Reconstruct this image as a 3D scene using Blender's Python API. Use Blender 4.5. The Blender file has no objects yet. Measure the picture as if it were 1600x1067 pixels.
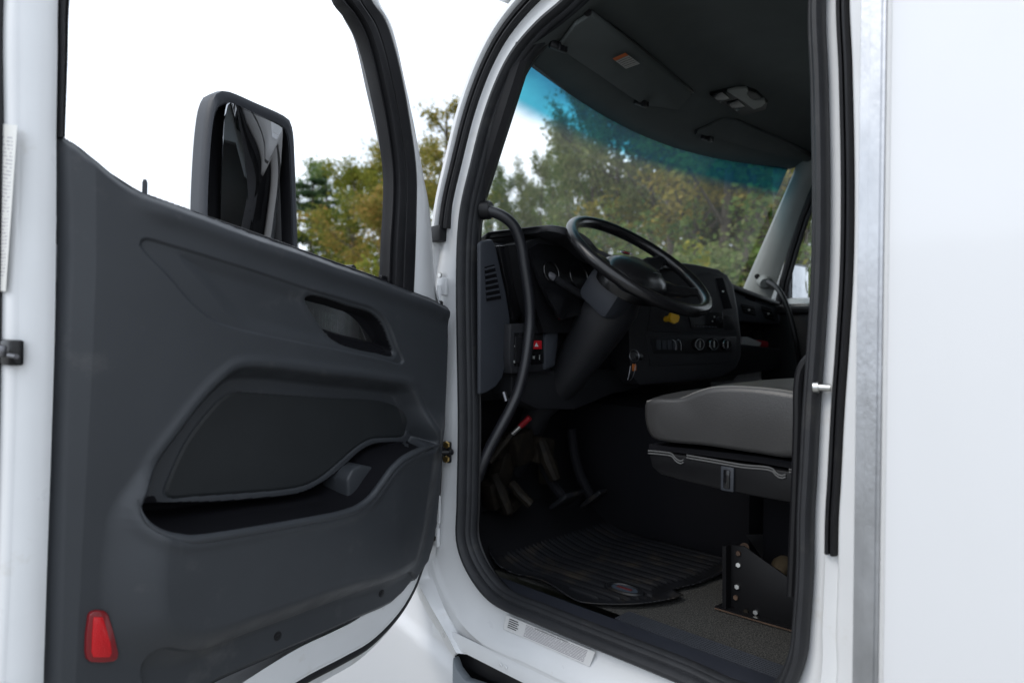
import bpy, bmesh, math, random
import numpy as np
from mathutils import Vector, Matrix

scene = bpy.context.scene
COL = scene.collection
R = math.radians
random.seed(7)

# ------------------------------------------------------------------ camera
CAM = np.array([-1.4, 0.0, 1.75])
PITCH, ROLL = R(0.46), R(0.5)
F0 = np.array([math.sqrt(.5), math.sqrt(.5), 0.0]); R0 = np.array([math.sqrt(.5), -math.sqrt(.5), 0.0]); Z0 = np.array([0, 0, 1.0])
FW = math.cos(PITCH) * F0 - math.sin(PITCH) * Z0
UP1 = math.cos(PITCH) * Z0 + math.sin(PITCH) * F0
RT = math.cos(ROLL) * R0 + math.sin(ROLL) * UP1
UP = math.cos(ROLL) * UP1 - math.sin(ROLL) * R0
cd = bpy.data.cameras.new("camera"); cam = bpy.data.objects.new("camera", cd); COL.objects.link(cam)
cam.matrix_world = Matrix(((RT[0], UP[0], -FW[0], CAM[0]), (RT[1], UP[1], -FW[1], CAM[1]), (RT[2], UP[2], -FW[2], CAM[2]), (0, 0, 0, 1)))
cd.sensor_width = 36; cd.sensor_fit = 'HORIZONTAL'; cd.lens = 24
cd.clip_start = 0.02; cd.clip_end = 2000
cd.dof.use_dof = True; cd.dof.focus_distance = 1.9; cd.dof.aperture_fstop = 2.4
scene.camera = cam
FPX = 1600 * 24 / 36

# ------------------------------------------------------------------ sky, sun, exposure
SUN_EL, SUN_AZ = R(46), math.atan2(-0.93, 0.36)          # azimuth measured from +Y towards +X
w = bpy.data.worlds.new("World"); scene.world = w; w.use_nodes = True
nt = w.node_tree; nt.nodes.clear()
out = nt.nodes.new('ShaderNodeOutputWorld'); bg = nt.nodes.new('ShaderNodeBackground')
sky = nt.nodes.new('ShaderNodeTexSky'); sky.sky_type = 'NISHITA'; sky.sun_disc = False
sky.sun_elevation = SUN_EL; sky.sun_rotation = SUN_AZ; sky.air_density = 1.0; sky.dust_density = 2.0; sky.ozone_density = 1.0
tc = nt.nodes.new('ShaderNodeTexCoord'); mp = nt.nodes.new('ShaderNodeMapping'); mp.inputs['Scale'].default_value = (1, 1, 2.2)
nz = nt.nodes.new('ShaderNodeTexNoise'); nz.inputs['Scale'].default_value = 2.6; nz.inputs['Detail'].default_value = 7; nz.inputs['Roughness'].default_value = .6
rp = nt.nodes.new('ShaderNodeValToRGB'); rp.color_ramp.elements[0].position = .20; rp.color_ramp.elements[1].position = .42
mx = nt.nodes.new('ShaderNodeMixRGB'); mx.inputs[2].default_value = (8.0, 8.7, 9.7, 1)
sc_ = nt.nodes.new('ShaderNodeMath'); sc_.operation = 'MULTIPLY'; sc_.inputs[1].default_value = .97
L = nt.links.new
L(tc.outputs['Generated'], mp.inputs['Vector']); L(mp.outputs[0], nz.inputs['Vector']); L(nz.outputs[0], rp.inputs[0])
nz2 = nt.nodes.new('ShaderNodeTexNoise'); nz2.inputs['Scale'].default_value = 4.5; nz2.inputs['Detail'].default_value = 5
mr2 = nt.nodes.new('ShaderNodeMapRange'); mr2.inputs['From Min'].default_value = .3; mr2.inputs['From Max'].default_value = .7; mr2.inputs['To Min'].default_value = .84; mr2.inputs['To Max'].default_value = 1.2
cm = nt.nodes.new('ShaderNodeMixRGB'); cm.blend_type = 'MULTIPLY'; cm.inputs[0].default_value = 1; cm.inputs[1].default_value = mx.inputs[2].default_value
L(mp.outputs[0], nz2.inputs['Vector']); L(nz2.outputs[0], mr2.inputs['Value']); L(mr2.outputs[0], cm.inputs[2]); L(cm.outputs[0], mx.inputs[2])
L(rp.outputs[0], sc_.inputs[0]); L(sc_.outputs[0], mx.inputs[0]); L(sky.outputs[0], mx.inputs[1]); L(mx.outputs[0], bg.inputs[0])
bg.inputs[1].default_value = 0.12
L(bg.outputs[0], out.inputs[0])
sd = bpy.data.lights.new("sun", 'SUN'); sd.energy = 0.8; sd.angle = R(24); sd.color = (1, .95, .88)
so = bpy.data.objects.new("sun", sd); COL.objects.link(so)
sv = Vector((math.sin(SUN_AZ) * math.cos(SUN_EL), math.cos(SUN_AZ) * math.cos(SUN_EL), math.sin(SUN_EL)))
so.rotation_euler = sv.to_track_quat('Z', 'Y').to_euler(); so.location = sv * 30
scene.view_settings.view_transform = 'Standard'; scene.view_settings.look = 'None'
scene.view_settings.exposure = 0.56; scene.view_settings.gamma = 1.0; scene.view_settings.use_curve_mapping = False
scene.cycles.max_bounces = 7; scene.cycles.diffuse_bounces = 3; scene.cycles.glossy_bounces = 3; scene.cycles.transmission_bounces = 4; scene.cycles.transparent_max_bounces = 10; scene.cycles.caustics_reflective = False; scene.cycles.caustics_refractive = False

# ------------------------------------------------------------------ geometry helpers
def ray(px, py):
    return FW + (px - 800) / FPX * RT - (py - 533.5) / FPX * UP
def hit(px, py, p0, n):
    d = ray(px, py); p0 = np.asarray(p0, float); n = np.asarray(n, float)
    return CAM + d * (np.dot(p0 - CAM, n) / np.dot(d, n))
def onx(px, py, x): return hit(px, py, (x, 0, 0), (1, 0, 0))
def ony(px, py, y): return hit(px, py, (0, y, 0), (0, 1, 0))
def onz(px, py, z): return hit(px, py, (0, 0, z), (0, 0, 1))
def atd(px, py, d): return CAM + ray(px, py) * d
def nrm(v): v = np.asarray(v, float); return v / np.linalg.norm(v)

def make_mesh(name, verts, faces, smooth=True, angle=35, fix=True):
    me = bpy.data.meshes.new(name)
    me.from_pydata([tuple(map(float, v)) for v in verts], [], [tuple(map(int, f)) for f in faces]); me.validate()
    if fix:
        bm = bmesh.new(); bm.from_mesh(me); bmesh.ops.recalc_face_normals(bm, faces=bm.faces); bm.to_mesh(me); bm.free()
    if smooth:
        me.polygons.foreach_set('use_smooth', [True] * len(me.polygons))
        me.set_sharp_from_angle(angle=R(angle))
    return me
def setmat(me, m):
    me.materials.append(m)
TRUCK_LOC = Vector((1.0, -1.0, 0.0))
def part(name, me, mat, parent, label=None, kind=None):
    o = bpy.data.objects.new(name, me); COL.objects.link(o)
    if mat is not None: me.materials.append(mat)
    if parent is not None:
        o.parent = parent
        if parent.type == 'EMPTY': o.location = -parent.location
    if label: o['label'] = label
    if kind: o['kind'] = kind
    return o
def tag(o, label, cat, group=None, kind=None):
    o['label'] = label; o['category'] = cat
    if group: o['group'] = group
    if kind: o['kind'] = kind
    return o

class MB:
    """collects shapes into one mesh"""
    def __init__(s): s.v = []; s.f = []
    def add(s, verts, faces):
        b = len(s.v); s.v += [np.asarray(v, float) for v in verts]; s.f += [tuple(i + b for i in f) for f in faces]; return s
    def box(s, c, h, ax=None, bev=0.0):
        c = np.asarray(c, float); h = np.asarray(h, float)
        A = np.eye(3) if ax is None else np.asarray([nrm(a) for a in ax])
        if bev <= 0:
            vs = [c + sum(sg * h[i] * A[i] for i, sg in enumerate(k)) for k in
                  [(-1,-1,-1),(1,-1,-1),(1,1,-1),(-1,1,-1),(-1,-1,1),(1,-1,1),(1,1,1),(-1,1,1)]]
            return s.add(vs, [(0,3,2,1),(4,5,6,7),(0,1,5,4),(1,2,6,5),(2,3,7,6),(3,0,4,7)])
        bm = bmesh.new(); bmesh.ops.create_cube(bm, size=2.0)
        for v in bm.verts: v.co = Vector((v.co.x * h[0], v.co.y * h[1], v.co.z * h[2]))
        bmesh.ops.bevel(bm, geom=bm.edges[:] + bm.verts[:], offset=min(bev, min(h) * .98), segments=2, profile=.5, affect='EDGES')
        bm.verts.index_update()
        vs = [c + v.co.x * A[0] + v.co.y * A[1] + v.co.z * A[2] for v in bm.verts]
        fs = [tuple(v.index for v in f.verts) for f in bm.faces]; bm.free()
        return s.add(vs, fs)
    def tube(s, pts, rad, n=12, cap=True, closed=False, sx=1.0, up=None):
        P = [np.asarray(p, float) for p in pts]; m = len(P)
        rr = rad if hasattr(rad, '__len__') else [rad] * m
        prev = None; vs = []
        for i in range(m):
            a = P[(i - 1) % m] if (closed or i > 0) else P[i]; b = P[(i + 1) % m] if (closed or i < m - 1) else P[i]
            t = nrm(b - a)
            if prev is None:
                q = np.array([0, 0, 1.0]) if up is None else np.asarray(up, float)
                if abs(np.dot(q, t)) > .95: q = np.array([1.0, 0, 0])
            else: q = prev
            q = nrm(q - np.dot(q, t) * t); prev = q; r2 = np.cross(t, q)
            for k in range(n):
                a_ = 2 * math.pi * k / n
                vs.append(P[i] + rr[i] * (math.cos(a_) * q * sx + math.sin(a_) * r2))
        fs = []
        for i in range(m if closed else m - 1):
            j = (i + 1) % m
            for k in range(n):
                fs.append((i * n + k, i * n + (k + 1) % n, j * n + (k + 1) % n, j * n + k))
        if cap and not closed:
            fs.append(tuple(range(n - 1, -1, -1))); fs.append(tuple((m - 1) * n + k for k in range(n)))
        return s.add(vs, fs)
    def disc(s, c, nor, r, h, n=16, bev=.25):
        nor = nrm(nor); c = np.asarray(c, float)
        return s.tube([c, c + nor * h * (1 - bev), c + nor * h], [r, r, r * (1 - bev * .6)], n=n)
    def prism(s, poly, d0, d1):
        """poly: list of 3d points on a plane, pushed by vectors d0 and d1"""
        P = [np.asarray(p, float) for p in poly]; n = len(P); d0 = np.asarray(d0, float); d1 = np.asarray(d1, float)
        vs = [p + d0 for p in P] + [p + d1 for p in P]
        fs = [tuple(range(n)), tuple(range(2 * n - 1, n - 1, -1))] + [(i, (i + 1) % n, n + (i + 1) % n, n + i) for i in range(n)]
        return s.add(vs, fs)
    def grid(s, rows, closed_u=False, closed_v=False):
        m = len(rows); n = len(rows[0]); vs = [p for r_ in rows for p in r_]; fs = []
        for i in range(m if closed_v else m - 1):
            for j in range(n if closed_u else n - 1):
                i2 = (i + 1) % m; j2 = (j + 1) % n
                fs.append((i * n + j, i * n + j2, i2 * n + j2, i2 * n + j))
        return s.add(vs, fs)
    def mesh(s, name, smooth=True, angle=35, bevel=0.0, seg=2, fix=True):
        me = make_mesh(name, s.v, s.f, smooth=False, fix=fix)
        if bevel > 0:
            bm = bmesh.new(); bm.from_mesh(me)
            ed = [e for e in bm.edges if len(e.link_faces) == 2 and e.calc_face_angle(0) > R(30)]
            bmesh.ops.bevel(bm, geom=ed, offset=bevel, segments=seg, profile=.5, affect='EDGES', clamp_overlap=True)
            bm.to_mesh(me); bm.free()
        if smooth:
            me.polygons.foreach_set('use_smooth', [True] * len(me.polygons)); me.set_sharp_from_angle(angle=R(angle))
        return me

def catmull(P, n, closed=False):
    """smooth curve through points, n samples evenly spaced along it"""
    P = np.asarray(P, float); m = len(P)
    dense = []
    segs = m if closed else m - 1
    for i in range(segs):
        if closed: p0, p1, p2, p3 = P[(i - 1) % m], P[i], P[(i + 1) % m], P[(i + 2) % m]
        else: p0, p1, p2, p3 = P[max(i - 1, 0)], P[i], P[i + 1], P[min(i + 2, m - 1)]
        # centripetal
        def kn(a, b): return max(np.linalg.norm(b - a), 1e-9) ** .5
        t0 = 0; t1 = t0 + kn(p0, p1); t2 = t1 + kn(p1, p2); t3 = t2 + kn(p2, p3)
        for t in np.linspace(t1, t2, 24, endpoint=False):
            A1 = (t1 - t) / (t1 - t0) * p0 + (t - t0) / (t1 - t0) * p1
            A2 = (t2 - t) / (t2 - t1) * p1 + (t - t1) / (t2 - t1) * p2
            A3 = (t3 - t) / (t3 - t2) * p2 + (t - t2) / (t3 - t2) * p3
            B1 = (t2 - t) / (t2 - t0) * A1 + (t - t0) / (t2 - t0) * A2
            B2 = (t3 - t) / (t3 - t1) * A2 + (t - t1) / (t3 - t1) * A3
            dense.append((t2 - t) / (t2 - t1) * B1 + (t - t1) / (t2 - t1) * B2)
    dense.append(P[0] if closed else P[-1]); dense = np.array(dense)
    d = np.r_[0, np.cumsum(np.linalg.norm(np.diff(dense, axis=0), axis=1))]
    tt = np.linspace(0, d[-1], n, endpoint=not closed)
    return np.stack([np.interp(tt, d, dense[:, k]) for k in range(P.shape[1])], 1)
def sdf_poly(X, Y, poly):
    """signed distance to polygon, positive inside"""
    P = np.asarray(poly, float); d2 = np.full(X.shape, 1e9); ins = np.zeros(X.shape, bool)
    for i in range(len(P)):
        a = P[i]; b = P[(i + 1) % len(P)]; e = b - a
        wx = X - a[0]; wy = Y - a[1]; t = np.clip((wx * e[0] + wy * e[1]) / (e @ e + 1e-12), 0, 1)
        d2 = np.minimum(d2, (wx - t * e[0]) ** 2 + (wy - t * e[1]) ** 2)
        c = ((a[1] > Y) != (b[1] > Y)) & (X < (b[0] - a[0]) * (Y - a[1]) / (b[1] - a[1] + 1e-12) + a[0])
        ins ^= c
    d = np.sqrt(d2); return np.where(ins, d, -d)
def sm(x, a, b):
    t = np.clip((x - a) / (b - a), 0, 1); return t * t * (3 - 2 * t)

# ------------------------------------------------------------------ materials
def mat(name, col, rough=.5, metal=0.0, spec=.5, coat=0.0, var=.0, vscale=8, bump=0.0, bscale=200, dirt=None, dscale=6, dthr=(.55, .75), stretch=(1, 1, 1), rvar=0.0):
    m = bpy.data.materials.new(name); m.use_nodes = True; t = m.node_tree; b = t.nodes['Principled BSDF']; Lk = t.links.new
    b.inputs['Base Color'].default_value = (*col, 1); b.inputs['Roughness'].default_value = rough; b.inputs['Metallic'].default_value = metal
    b.inputs['Specular IOR Level'].default_value = spec; b.inputs['Coat Weight'].default_value = coat; b.inputs['Coat Roughness'].default_value = .06
    g = t.nodes.new('ShaderNodeNewGeometry'); mpp = t.nodes.new('ShaderNodeMapping'); mpp.inputs['Scale'].default_value = stretch
    Lk(g.outputs['Position'], mpp.inputs['Vector'])
    src = None
    if var > 0:
        n = t.nodes.new('ShaderNodeTexNoise'); n.inputs['Scale'].default_value = vscale; n.inputs['Detail'].default_value = 5; Lk(mpp.outputs[0], n.inputs['Vector'])
        r_ = t.nodes.new('ShaderNodeMapRange'); r_.inputs['From Min'].default_value = .3; r_.inputs['From Max'].default_value = .7
        r_.inputs['To Min'].default_value = 1 - var; r_.inputs['To Max'].default_value = 1 + var; Lk(n.outputs[0], r_.inputs['Value'])
        mu = t.nodes.new('ShaderNodeMixRGB'); mu.blend_type = 'MULTIPLY'; mu.inputs[0].default_value = 1; mu.inputs[1].default_value = (*col, 1); Lk(r_.outputs[0], mu.inputs[2])
        src = mu.outputs[0]
    if dirt is not None:
        n = t.nodes.new('ShaderNodeTexNoise'); n.inputs['Scale'].default_value = dscale; n.inputs['Detail'].default_value = 8; n.inputs['Roughness'].default_value = .65; Lk(mpp.outputs[0], n.inputs['Vector'])
        r_ = t.nodes.new('ShaderNodeMapRange'); r_.inputs['From Min'].default_value = dthr[0]; r_.inputs['From Max'].default_value = dthr[1]; Lk(n.outputs[0], r_.inputs['Value'])
        mu = t.nodes.new('ShaderNodeMixRGB'); mu.inputs[2].default_value = (*dirt, 1); mu.inputs[1].default_value = (*col, 1); Lk(r_.outputs[0], mu.inputs[0])
        if src is not None: Lk(src, mu.inputs[1])
        src = mu.outputs[0]
    if src is not None: Lk(src, b.inputs['Base Color'])
    if rvar > 0:
        n = t.nodes.new('ShaderNodeTexNoise'); n.inputs['Scale'].default_value = 14; n.inputs['Detail'].default_value = 6; Lk(mpp.outputs[0], n.inputs['Vector'])
        r_ = t.nodes.new('ShaderNodeMapRange'); r_.inputs['From Min'].default_value = .3; r_.inputs['From Max'].default_value = .7
        r_.inputs['To Min'].default_value = rough - rvar; r_.inputs['To Max'].default_value = rough + rvar; Lk(n.outputs[0], r_.inputs['Value']); Lk(r_.outputs[0], b.inputs['Roughness'])
    if bump > 0:
        n = t.nodes.new('ShaderNodeTexNoise'); n.inputs['Scale'].default_value = bscale; n.inputs['Detail'].default_value = 3; Lk(mpp.outputs[0], n.inputs['Vector'])
        bp = t.nodes.new('ShaderNodeBump'); bp.inputs['Strength'].default_value = bump; bp.inputs['Distance'].default_value = .002
        Lk(n.outputs[0], bp.inputs['Height']); Lk(bp.outputs[0], b.inputs['Normal'])
    return m
M = {}
M['white'] = mat('white_paint', (.76, .77, .78), .28, coat=.7, var=.015, dirt=(.55, .52, .46), dscale=5, dthr=(.66, .9), rvar=.05)
M['jamb'] = mat('white_jamb_paint', (.74, .75, .76), .33, coat=.4, var=.02, dirt=(.52, .48, .40), dscale=7, dthr=(.62, .9), rvar=.06)
M['boxwhite'] = mat('white_panel', (.78, .79, .81), .22, coat=.6, var=.012, vscale=3, dirt=(.6, .6, .6), dscale=3, dthr=(.68, 1.0), stretch=(1, 1, .35))
def wavy(m_, sc, st):
    t = m_.node_tree; b = t.nodes['Principled BSDF']; g = t.nodes.new('ShaderNodeNewGeometry'); p = t.nodes.new('ShaderNodeMapping'); p.inputs['Scale'].default_value = (1, 1, .35); n = t.nodes.new('ShaderNodeTexNoise'); n.inputs['Scale'].default_value = sc; n.inputs['Detail'].default_value = 1
    bp = t.nodes.new('ShaderNodeBump'); bp.inputs['Strength'].default_value = st; bp.inputs['Distance'].default_value = .02
    t.links.new(g.outputs['Position'], p.inputs['Vector']); t.links.new(p.outputs[0], n.inputs['Vector']); t.links.new(n.outputs[0], bp.inputs['Height']); t.links.new(bp.outputs[0], b.inputs['Normal']); t.links.new(bp.outputs[0], b.inputs['Coat Normal'])
wavy(M['boxwhite'], 7, .12)
M['trim'] = mat('grey_moulded_plastic', (.040, .044, .050), .46, spec=.42, var=.06, vscale=5, bump=.12, bscale=900, dirt=(.10, .10, .10), dscale=9, dthr=(.60, .9), rvar=.07)
M['insert'] = mat('charcoal_insert_vinyl', (.020, .0225, .0245), .52, spec=.35, var=.08, bump=.2, bscale=700, dirt=(.09, .09, .09), dscale=8, dthr=(.70, .9))
M['liner'] = mat('black_pocket_liner', (.007, .007, .009), .75, spec=.12, bump=.1)  # near-black colour carries the shade inside the door pocket and recesses
M['rubber'] = mat('black_rubber', (.012, .012, .014), .5, spec=.35, var=.12, vscale=20, bump=.15, bscale=400, dirt=(.04, .038, .034), dscale=14, dthr=(.62, .85))
M['rubber2'] = mat('grey_worn_rubber', (.022, .023, .026), .55, spec=.35, var=.15, vscale=16, bump=.2, bscale=300, dirt=(.055, .053, .05), dscale=12, dthr=(.58, .8))
M['black'] = mat('black_plastic', (.008, .008, .0095), .42, spec=.35, bump=.1, bscale=700, var=.1)
M['dash'] = mat('charcoal_dash_plastic', (.016, .0165, .0195), .48, spec=.38, bump=.25, bscale=700, var=.1)
M['dashgrey'] = mat('slate_dash_plastic', (.034, .038, .047), .5, spec=.4, bump=.2, bscale=800, var=.08)
M['gloss'] = mat('gloss_black', (.006, .006, .007), .16, spec=.5)
M['wheel'] = mat('steering_wheel_vinyl', (.009, .009, .010), .27, spec=.5, bump=.06, bscale=500)
M['headliner'] = mat('dark_headliner', (.10, .112, .112), .85, spec=.2, bump=.3, bscale=900, var=.06)
M['vinyl'] = mat('grey_seat_vinyl', (.043, .042, .042), .36, spec=.5, bump=.25, bscale=260, var=.1, vscale=6)
M['seatbase'] = mat('seat_base_plastic', (.008, .008, .009), .4, spec=.2, bump=.1, bscale=600)
M['metal'] = mat('bright_steel', (.62, .62, .6), .28, metal=1.0, var=.1, vscale=30)
M['darkmetal'] = mat('dull_steel', (.16, .16, .17), .35, metal=1.0)
M['beading'] = mat('grey_beading', (.11, .11, .11), .4)
M['piping'] = mat('light_piping', (.16, .155, .145), .45)
M['brass'] = mat('zinc_yellow_bolt', (.55, .38, .14), .35, metal=1.0, var=.2, vscale=60)
M['rust'] = mat('rusty_steel', (.07, .04, .024), .75, var=.4, vscale=30, bump=.3, bscale=120)
M['grime'] = mat('grimy_steel', (.010, .008, .006), .6, spec=.15, var=.4, vscale=18, bump=.3, bscale=90, dirt=(.022, .017, .011), dscale=40, dthr=(.5, .7))
M['alu'] = mat('brushed_aluminium', (.50, .51, .53), .34, metal=1.0, var=.09, vscale=30, bump=.3, bscale=160, stretch=(1, 1, .5), rvar=.07)
M['mirror'] = mat('mirror_glass', (.36, .37, .39), .015, metal=1.0)
M['red'] = mat('red_plastic', (.55, .012, .02), .3, coat=.5)
wr = mat('red_lens', (.62, .006, .012), .25, coat=.25, bump=.7, bscale=420); M['lens'] = wr
M['darkred'] = mat('dark_red_plastic', (.2, .008, .012), .3, coat=.5)
M['yellow'] = mat('yellow_knob_plastic', (.72, .42, .02), .35)
M['lightgrey'] = mat('light_grey_plastic', (.27, .285, .275), .5, bump=.15, bscale=700, var=.04)
M['whiteplastic'] = mat('white_plastic', (.65, .66, .66), .4)
M['chrome'] = mat('satin_chrome', (.6, .6, .62), .18, metal=1.0)
M['orange'] = mat('orange_plastic', (.45, .12, .015), .45)
M['tan'] = mat('tan_rubber', (.10, .075, .045), .55, var=.15, vscale=20)
M['bark'] = mat('tree_bark', (.085, .07, .055), .9, var=.35, vscale=6, bump=.4, bscale=30)
M['mat'] = mat('black_rubber_mat', (.009, .0095, .0115), .45, spec=.4, var=.2, vscale=14, bump=.2, bscale=300, dirt=(.045, .036, .026), dscale=9, dthr=(.52, .76))
M['asphalt'] = mat('pale_gravel', (.24, .235, .22), .9, var=.09, vscale=2, bump=.15, bscale=60)

# speckled vinyl floor
def speck():
    m = mat('speckled_vinyl_floor', (.05, .05, .048), .7, bump=.5, bscale=320); t = m.node_tree; b = t.nodes['Principled BSDF']; Lk = t.links.new
    g = t.nodes.new('ShaderNodeNewGeometry'); v = t.nodes.new('ShaderNodeTexNoise'); v.inputs['Scale'].default_value = 260; v.inputs['Detail'].default_value = 2
    r_ = t.nodes.new('ShaderNodeValToRGB'); r_.color_ramp.elements[0].position = .42; r_.color_ramp.elements[0].color = (.012, .012, .012, 1); r_.color_ramp.elements[1].position = .64; r_.color_ramp.elements[1].color = (.10, .097, .088, 1)
    Lk(g.outputs['Position'], v.inputs['Vector']); Lk(v.outputs[0], r_.inputs[0]); Lk(r_.outputs[0], b.inputs['Base Color'])
    return m
M['speck'] = speck()
# clear glass: see-through tint, Fresnel sheen and a pale veil: dusty film with reflection haze painted in
def glass(name, band=None, tint=(.93, .95, .94), veil=.03):
    m = bpy.data.materials.new(name); m.use_nodes = True; t = m.node_tree; t.nodes.clear(); Lk = t.links.new
    o = t.nodes.new('ShaderNodeOutputMaterial'); tr = t.nodes.new('ShaderNodeBsdfTransparent'); gl = t.nodes.new('ShaderNodeBsdfGlossy'); gl.inputs['Roughness'].default_value = .02
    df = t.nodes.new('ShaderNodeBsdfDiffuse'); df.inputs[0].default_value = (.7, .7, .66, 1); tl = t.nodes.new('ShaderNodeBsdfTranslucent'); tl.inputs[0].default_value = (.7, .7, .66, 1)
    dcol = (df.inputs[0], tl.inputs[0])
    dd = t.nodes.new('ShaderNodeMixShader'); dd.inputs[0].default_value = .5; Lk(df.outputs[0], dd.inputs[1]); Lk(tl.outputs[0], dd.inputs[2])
    fr = t.nodes.new('ShaderNodeFresnel'); fr.inputs[0].default_value = 1.45
    a = t.nodes.new('ShaderNodeMixShader'); b = t.nodes.new('ShaderNodeMixShader')
    tr.inputs[0].default_value = (*tint, 1)
    if band:
        uv = t.nodes.new('ShaderNodeUVMap'); sp = t.nodes.new('ShaderNodeSeparateXYZ'); Lk(uv.outputs[0], sp.inputs[0])
        r_ = t.nodes.new('ShaderNodeValToRGB'); e = r_.color_ramp.elements; e[0].position = band[0]; e[0].color = (*tint, 1); e[1].position = band[1]; e[1].color = (.06, .39, .47, 1)
        e2 = r_.color_ramp.elements.new(1.0); e2.color = (.018, .16, .26, 1); r_.color_ramp.interpolation = 'EASE'
        Lk(sp.outputs[1], r_.inputs[0]); Lk(r_.outputs[0], tr.inputs[0])
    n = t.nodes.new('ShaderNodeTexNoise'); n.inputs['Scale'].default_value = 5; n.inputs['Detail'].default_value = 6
    mr = t.nodes.new('ShaderNodeMapRange'); mr.inputs['To Min'].default_value = veil * .5; mr.inputs['To Max'].default_value = veil * 1.5; Lk(n.outputs[0], mr.inputs['Value'])
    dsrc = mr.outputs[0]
    if band:
        mb_ = t.nodes.new('ShaderNodeMapRange'); mb_.inputs['From Min'].default_value = band[0]; mb_.inputs['From Max'].default_value = band[1]; mb_.inputs['To Min'].default_value = 1.0; mb_.inputs['To Max'].default_value = 1.7
        cr = t.nodes.new('ShaderNodeMixRGB'); cr.inputs[1].default_value = (.7, .7, .66, 1); cr.inputs[2].default_value = (.05, .30, .50, 1)  # sky reflection in the tint band painted in as blue veil colour
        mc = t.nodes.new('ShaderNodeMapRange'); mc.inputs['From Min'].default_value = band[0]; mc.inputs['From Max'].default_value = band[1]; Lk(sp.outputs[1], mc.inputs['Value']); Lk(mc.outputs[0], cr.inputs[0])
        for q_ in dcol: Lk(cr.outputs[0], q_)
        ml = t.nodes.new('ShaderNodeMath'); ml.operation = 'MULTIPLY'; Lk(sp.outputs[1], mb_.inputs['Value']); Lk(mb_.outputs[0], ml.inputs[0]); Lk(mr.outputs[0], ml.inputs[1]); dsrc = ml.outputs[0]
    Lk(fr.outputs[0], a.inputs[0]); Lk(tr.outputs[0], a.inputs[1]); Lk(gl.outputs[0], a.inputs[2])
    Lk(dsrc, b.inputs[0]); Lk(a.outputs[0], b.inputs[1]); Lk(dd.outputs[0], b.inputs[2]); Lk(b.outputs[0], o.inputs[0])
    return m
M['windshield'] = glass('windshield_glass', band=(.73, .82), tint=(.99, 1.0, .985), veil=.07)
M['clear'] = glass('side_window_glass', veil=.01)
# printed label: rows of fine print on off-white paper (flat print)
def label_mat(name, paper, ink, rows, left=.05, right=.95, head=None, breaks=.42, wordscale=40):
    m = bpy.data.materials.new(name); m.use_nodes = True; t = m.node_tree; b = t.nodes['Principled BSDF']; b.inputs['Roughness'].default_value = .35; Lk = t.links.new
    uv = t.nodes.new('ShaderNodeUVMap'); sp = t.nodes.new('ShaderNodeSeparateXYZ'); Lk(uv.outputs[0], sp.inputs[0])
    def mth(op, a, bb=None):
        n = t.nodes.new('ShaderNodeMath'); n.operation = op
        for i, x in enumerate((a, bb)):
            if x is None: continue
            if isinstance(x, (int, float)): n.inputs[i].default_value = x
            else: Lk(x, n.inputs[i])
        return n.outputs[0]
    ry = mth('MULTIPLY', sp.outputs[1], rows); fy = mth('FRACT', ry); iy = mth('FLOOR', ry)
    line = mth('MULTIPLY', mth('GREATER_THAN', fy, .28), mth('LESS_THAN', fy, .72))
    cx = t.nodes.new('ShaderNodeCombineXYZ'); Lk(mth('MULTIPLY', sp.outputs[0], wordscale), cx.inputs[0]); Lk(mth('MULTIPLY', iy, 7.3), cx.inputs[1])
    n = t.nodes.new('ShaderNodeTexNoise'); n.inputs['Scale'].default_value = 1; n.inputs['Detail'].default_value = 2; Lk(cx.outputs[0], n.inputs['Vector'])
    word = mth('GREATER_THAN', n.outputs[0], breaks)
    k = mth('MULTIPLY', mth('MULTIPLY', line, word), mth('MULTIPLY', mth('GREATER_THAN', sp.outputs[0], left), mth('LESS_THAN', sp.outputs[0], right)))
    k = mth('MULTIPLY', k, mth('MULTIPLY', mth('GREATER_THAN', sp.outputs[1], .08), mth('LESS_THAN', sp.outputs[1], .94)))
    mu = t.nodes.new('ShaderNodeMixRGB'); mu.inputs[1].default_value = (*paper, 1); mu.inputs[2].default_value = (*ink, 1); Lk(mth('MULTIPLY', k, .8), mu.inputs[0])
    src = mu.outputs[0]
    if head:
        mh = t.nodes.new('ShaderNodeMixRGB'); mh.inputs[2].default_value = (*head[1], 1); Lk(mth('GREATER_THAN', sp.outputs[1], head[0]), mh.inputs[0]); Lk(src, mh.inputs[1]); src = mh.outputs[0]
    Lk(src, b.inputs['Base Color'])
    return m
def quad(name, P, material, parent, nsub=1):
    me = bpy.data.meshes.new(name); me.from_pydata([tuple(p) for p in P], [], [(0, 1, 2, 3)])
    uvl = me.uv_layers.new(name='UVMap')
    for i, c in enumerate(((0, 0), (1, 0), (1, 1), (0, 1))): uvl.data[i].uv = c
    return part(name, me, material, parent)

# ================================================================== setting: ground
g = MB(); g.grid([[(x, y, 0) for x in np.linspace(-900, 900, 13)] for y in np.linspace(-900, 900, 13)])
go = part('ground', g.mesh('ground', smooth=False), M['asphalt'], None); go['kind'] = 'structure'
gm = mat('dry_grass', (.085, .095, .035), .95, var=.35, vscale=1.2, bump=.6, bscale=25)
gv_ = MB(); gv_.add([(9.5 * F0 + a_ * R0 + b_ * F0 + np.array([0, 0, .004])) for a_, b_ in ((-400, 0), (400, 0), (400, 500), (-400, 500))], [(0, 1, 2, 3)])
gvo = part('grass_verge', gv_.mesh('grass_verge', smooth=False), gm, None); gvo['kind'] = 'structure'

# ================================================================== the truck
truck = bpy.data.objects.new('box_truck', None); COL.objects.link(truck); truck.location = TRUCK_LOC
tag(truck, 'white box truck with its grey-panelled driver door standing open', 'truck')

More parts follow.
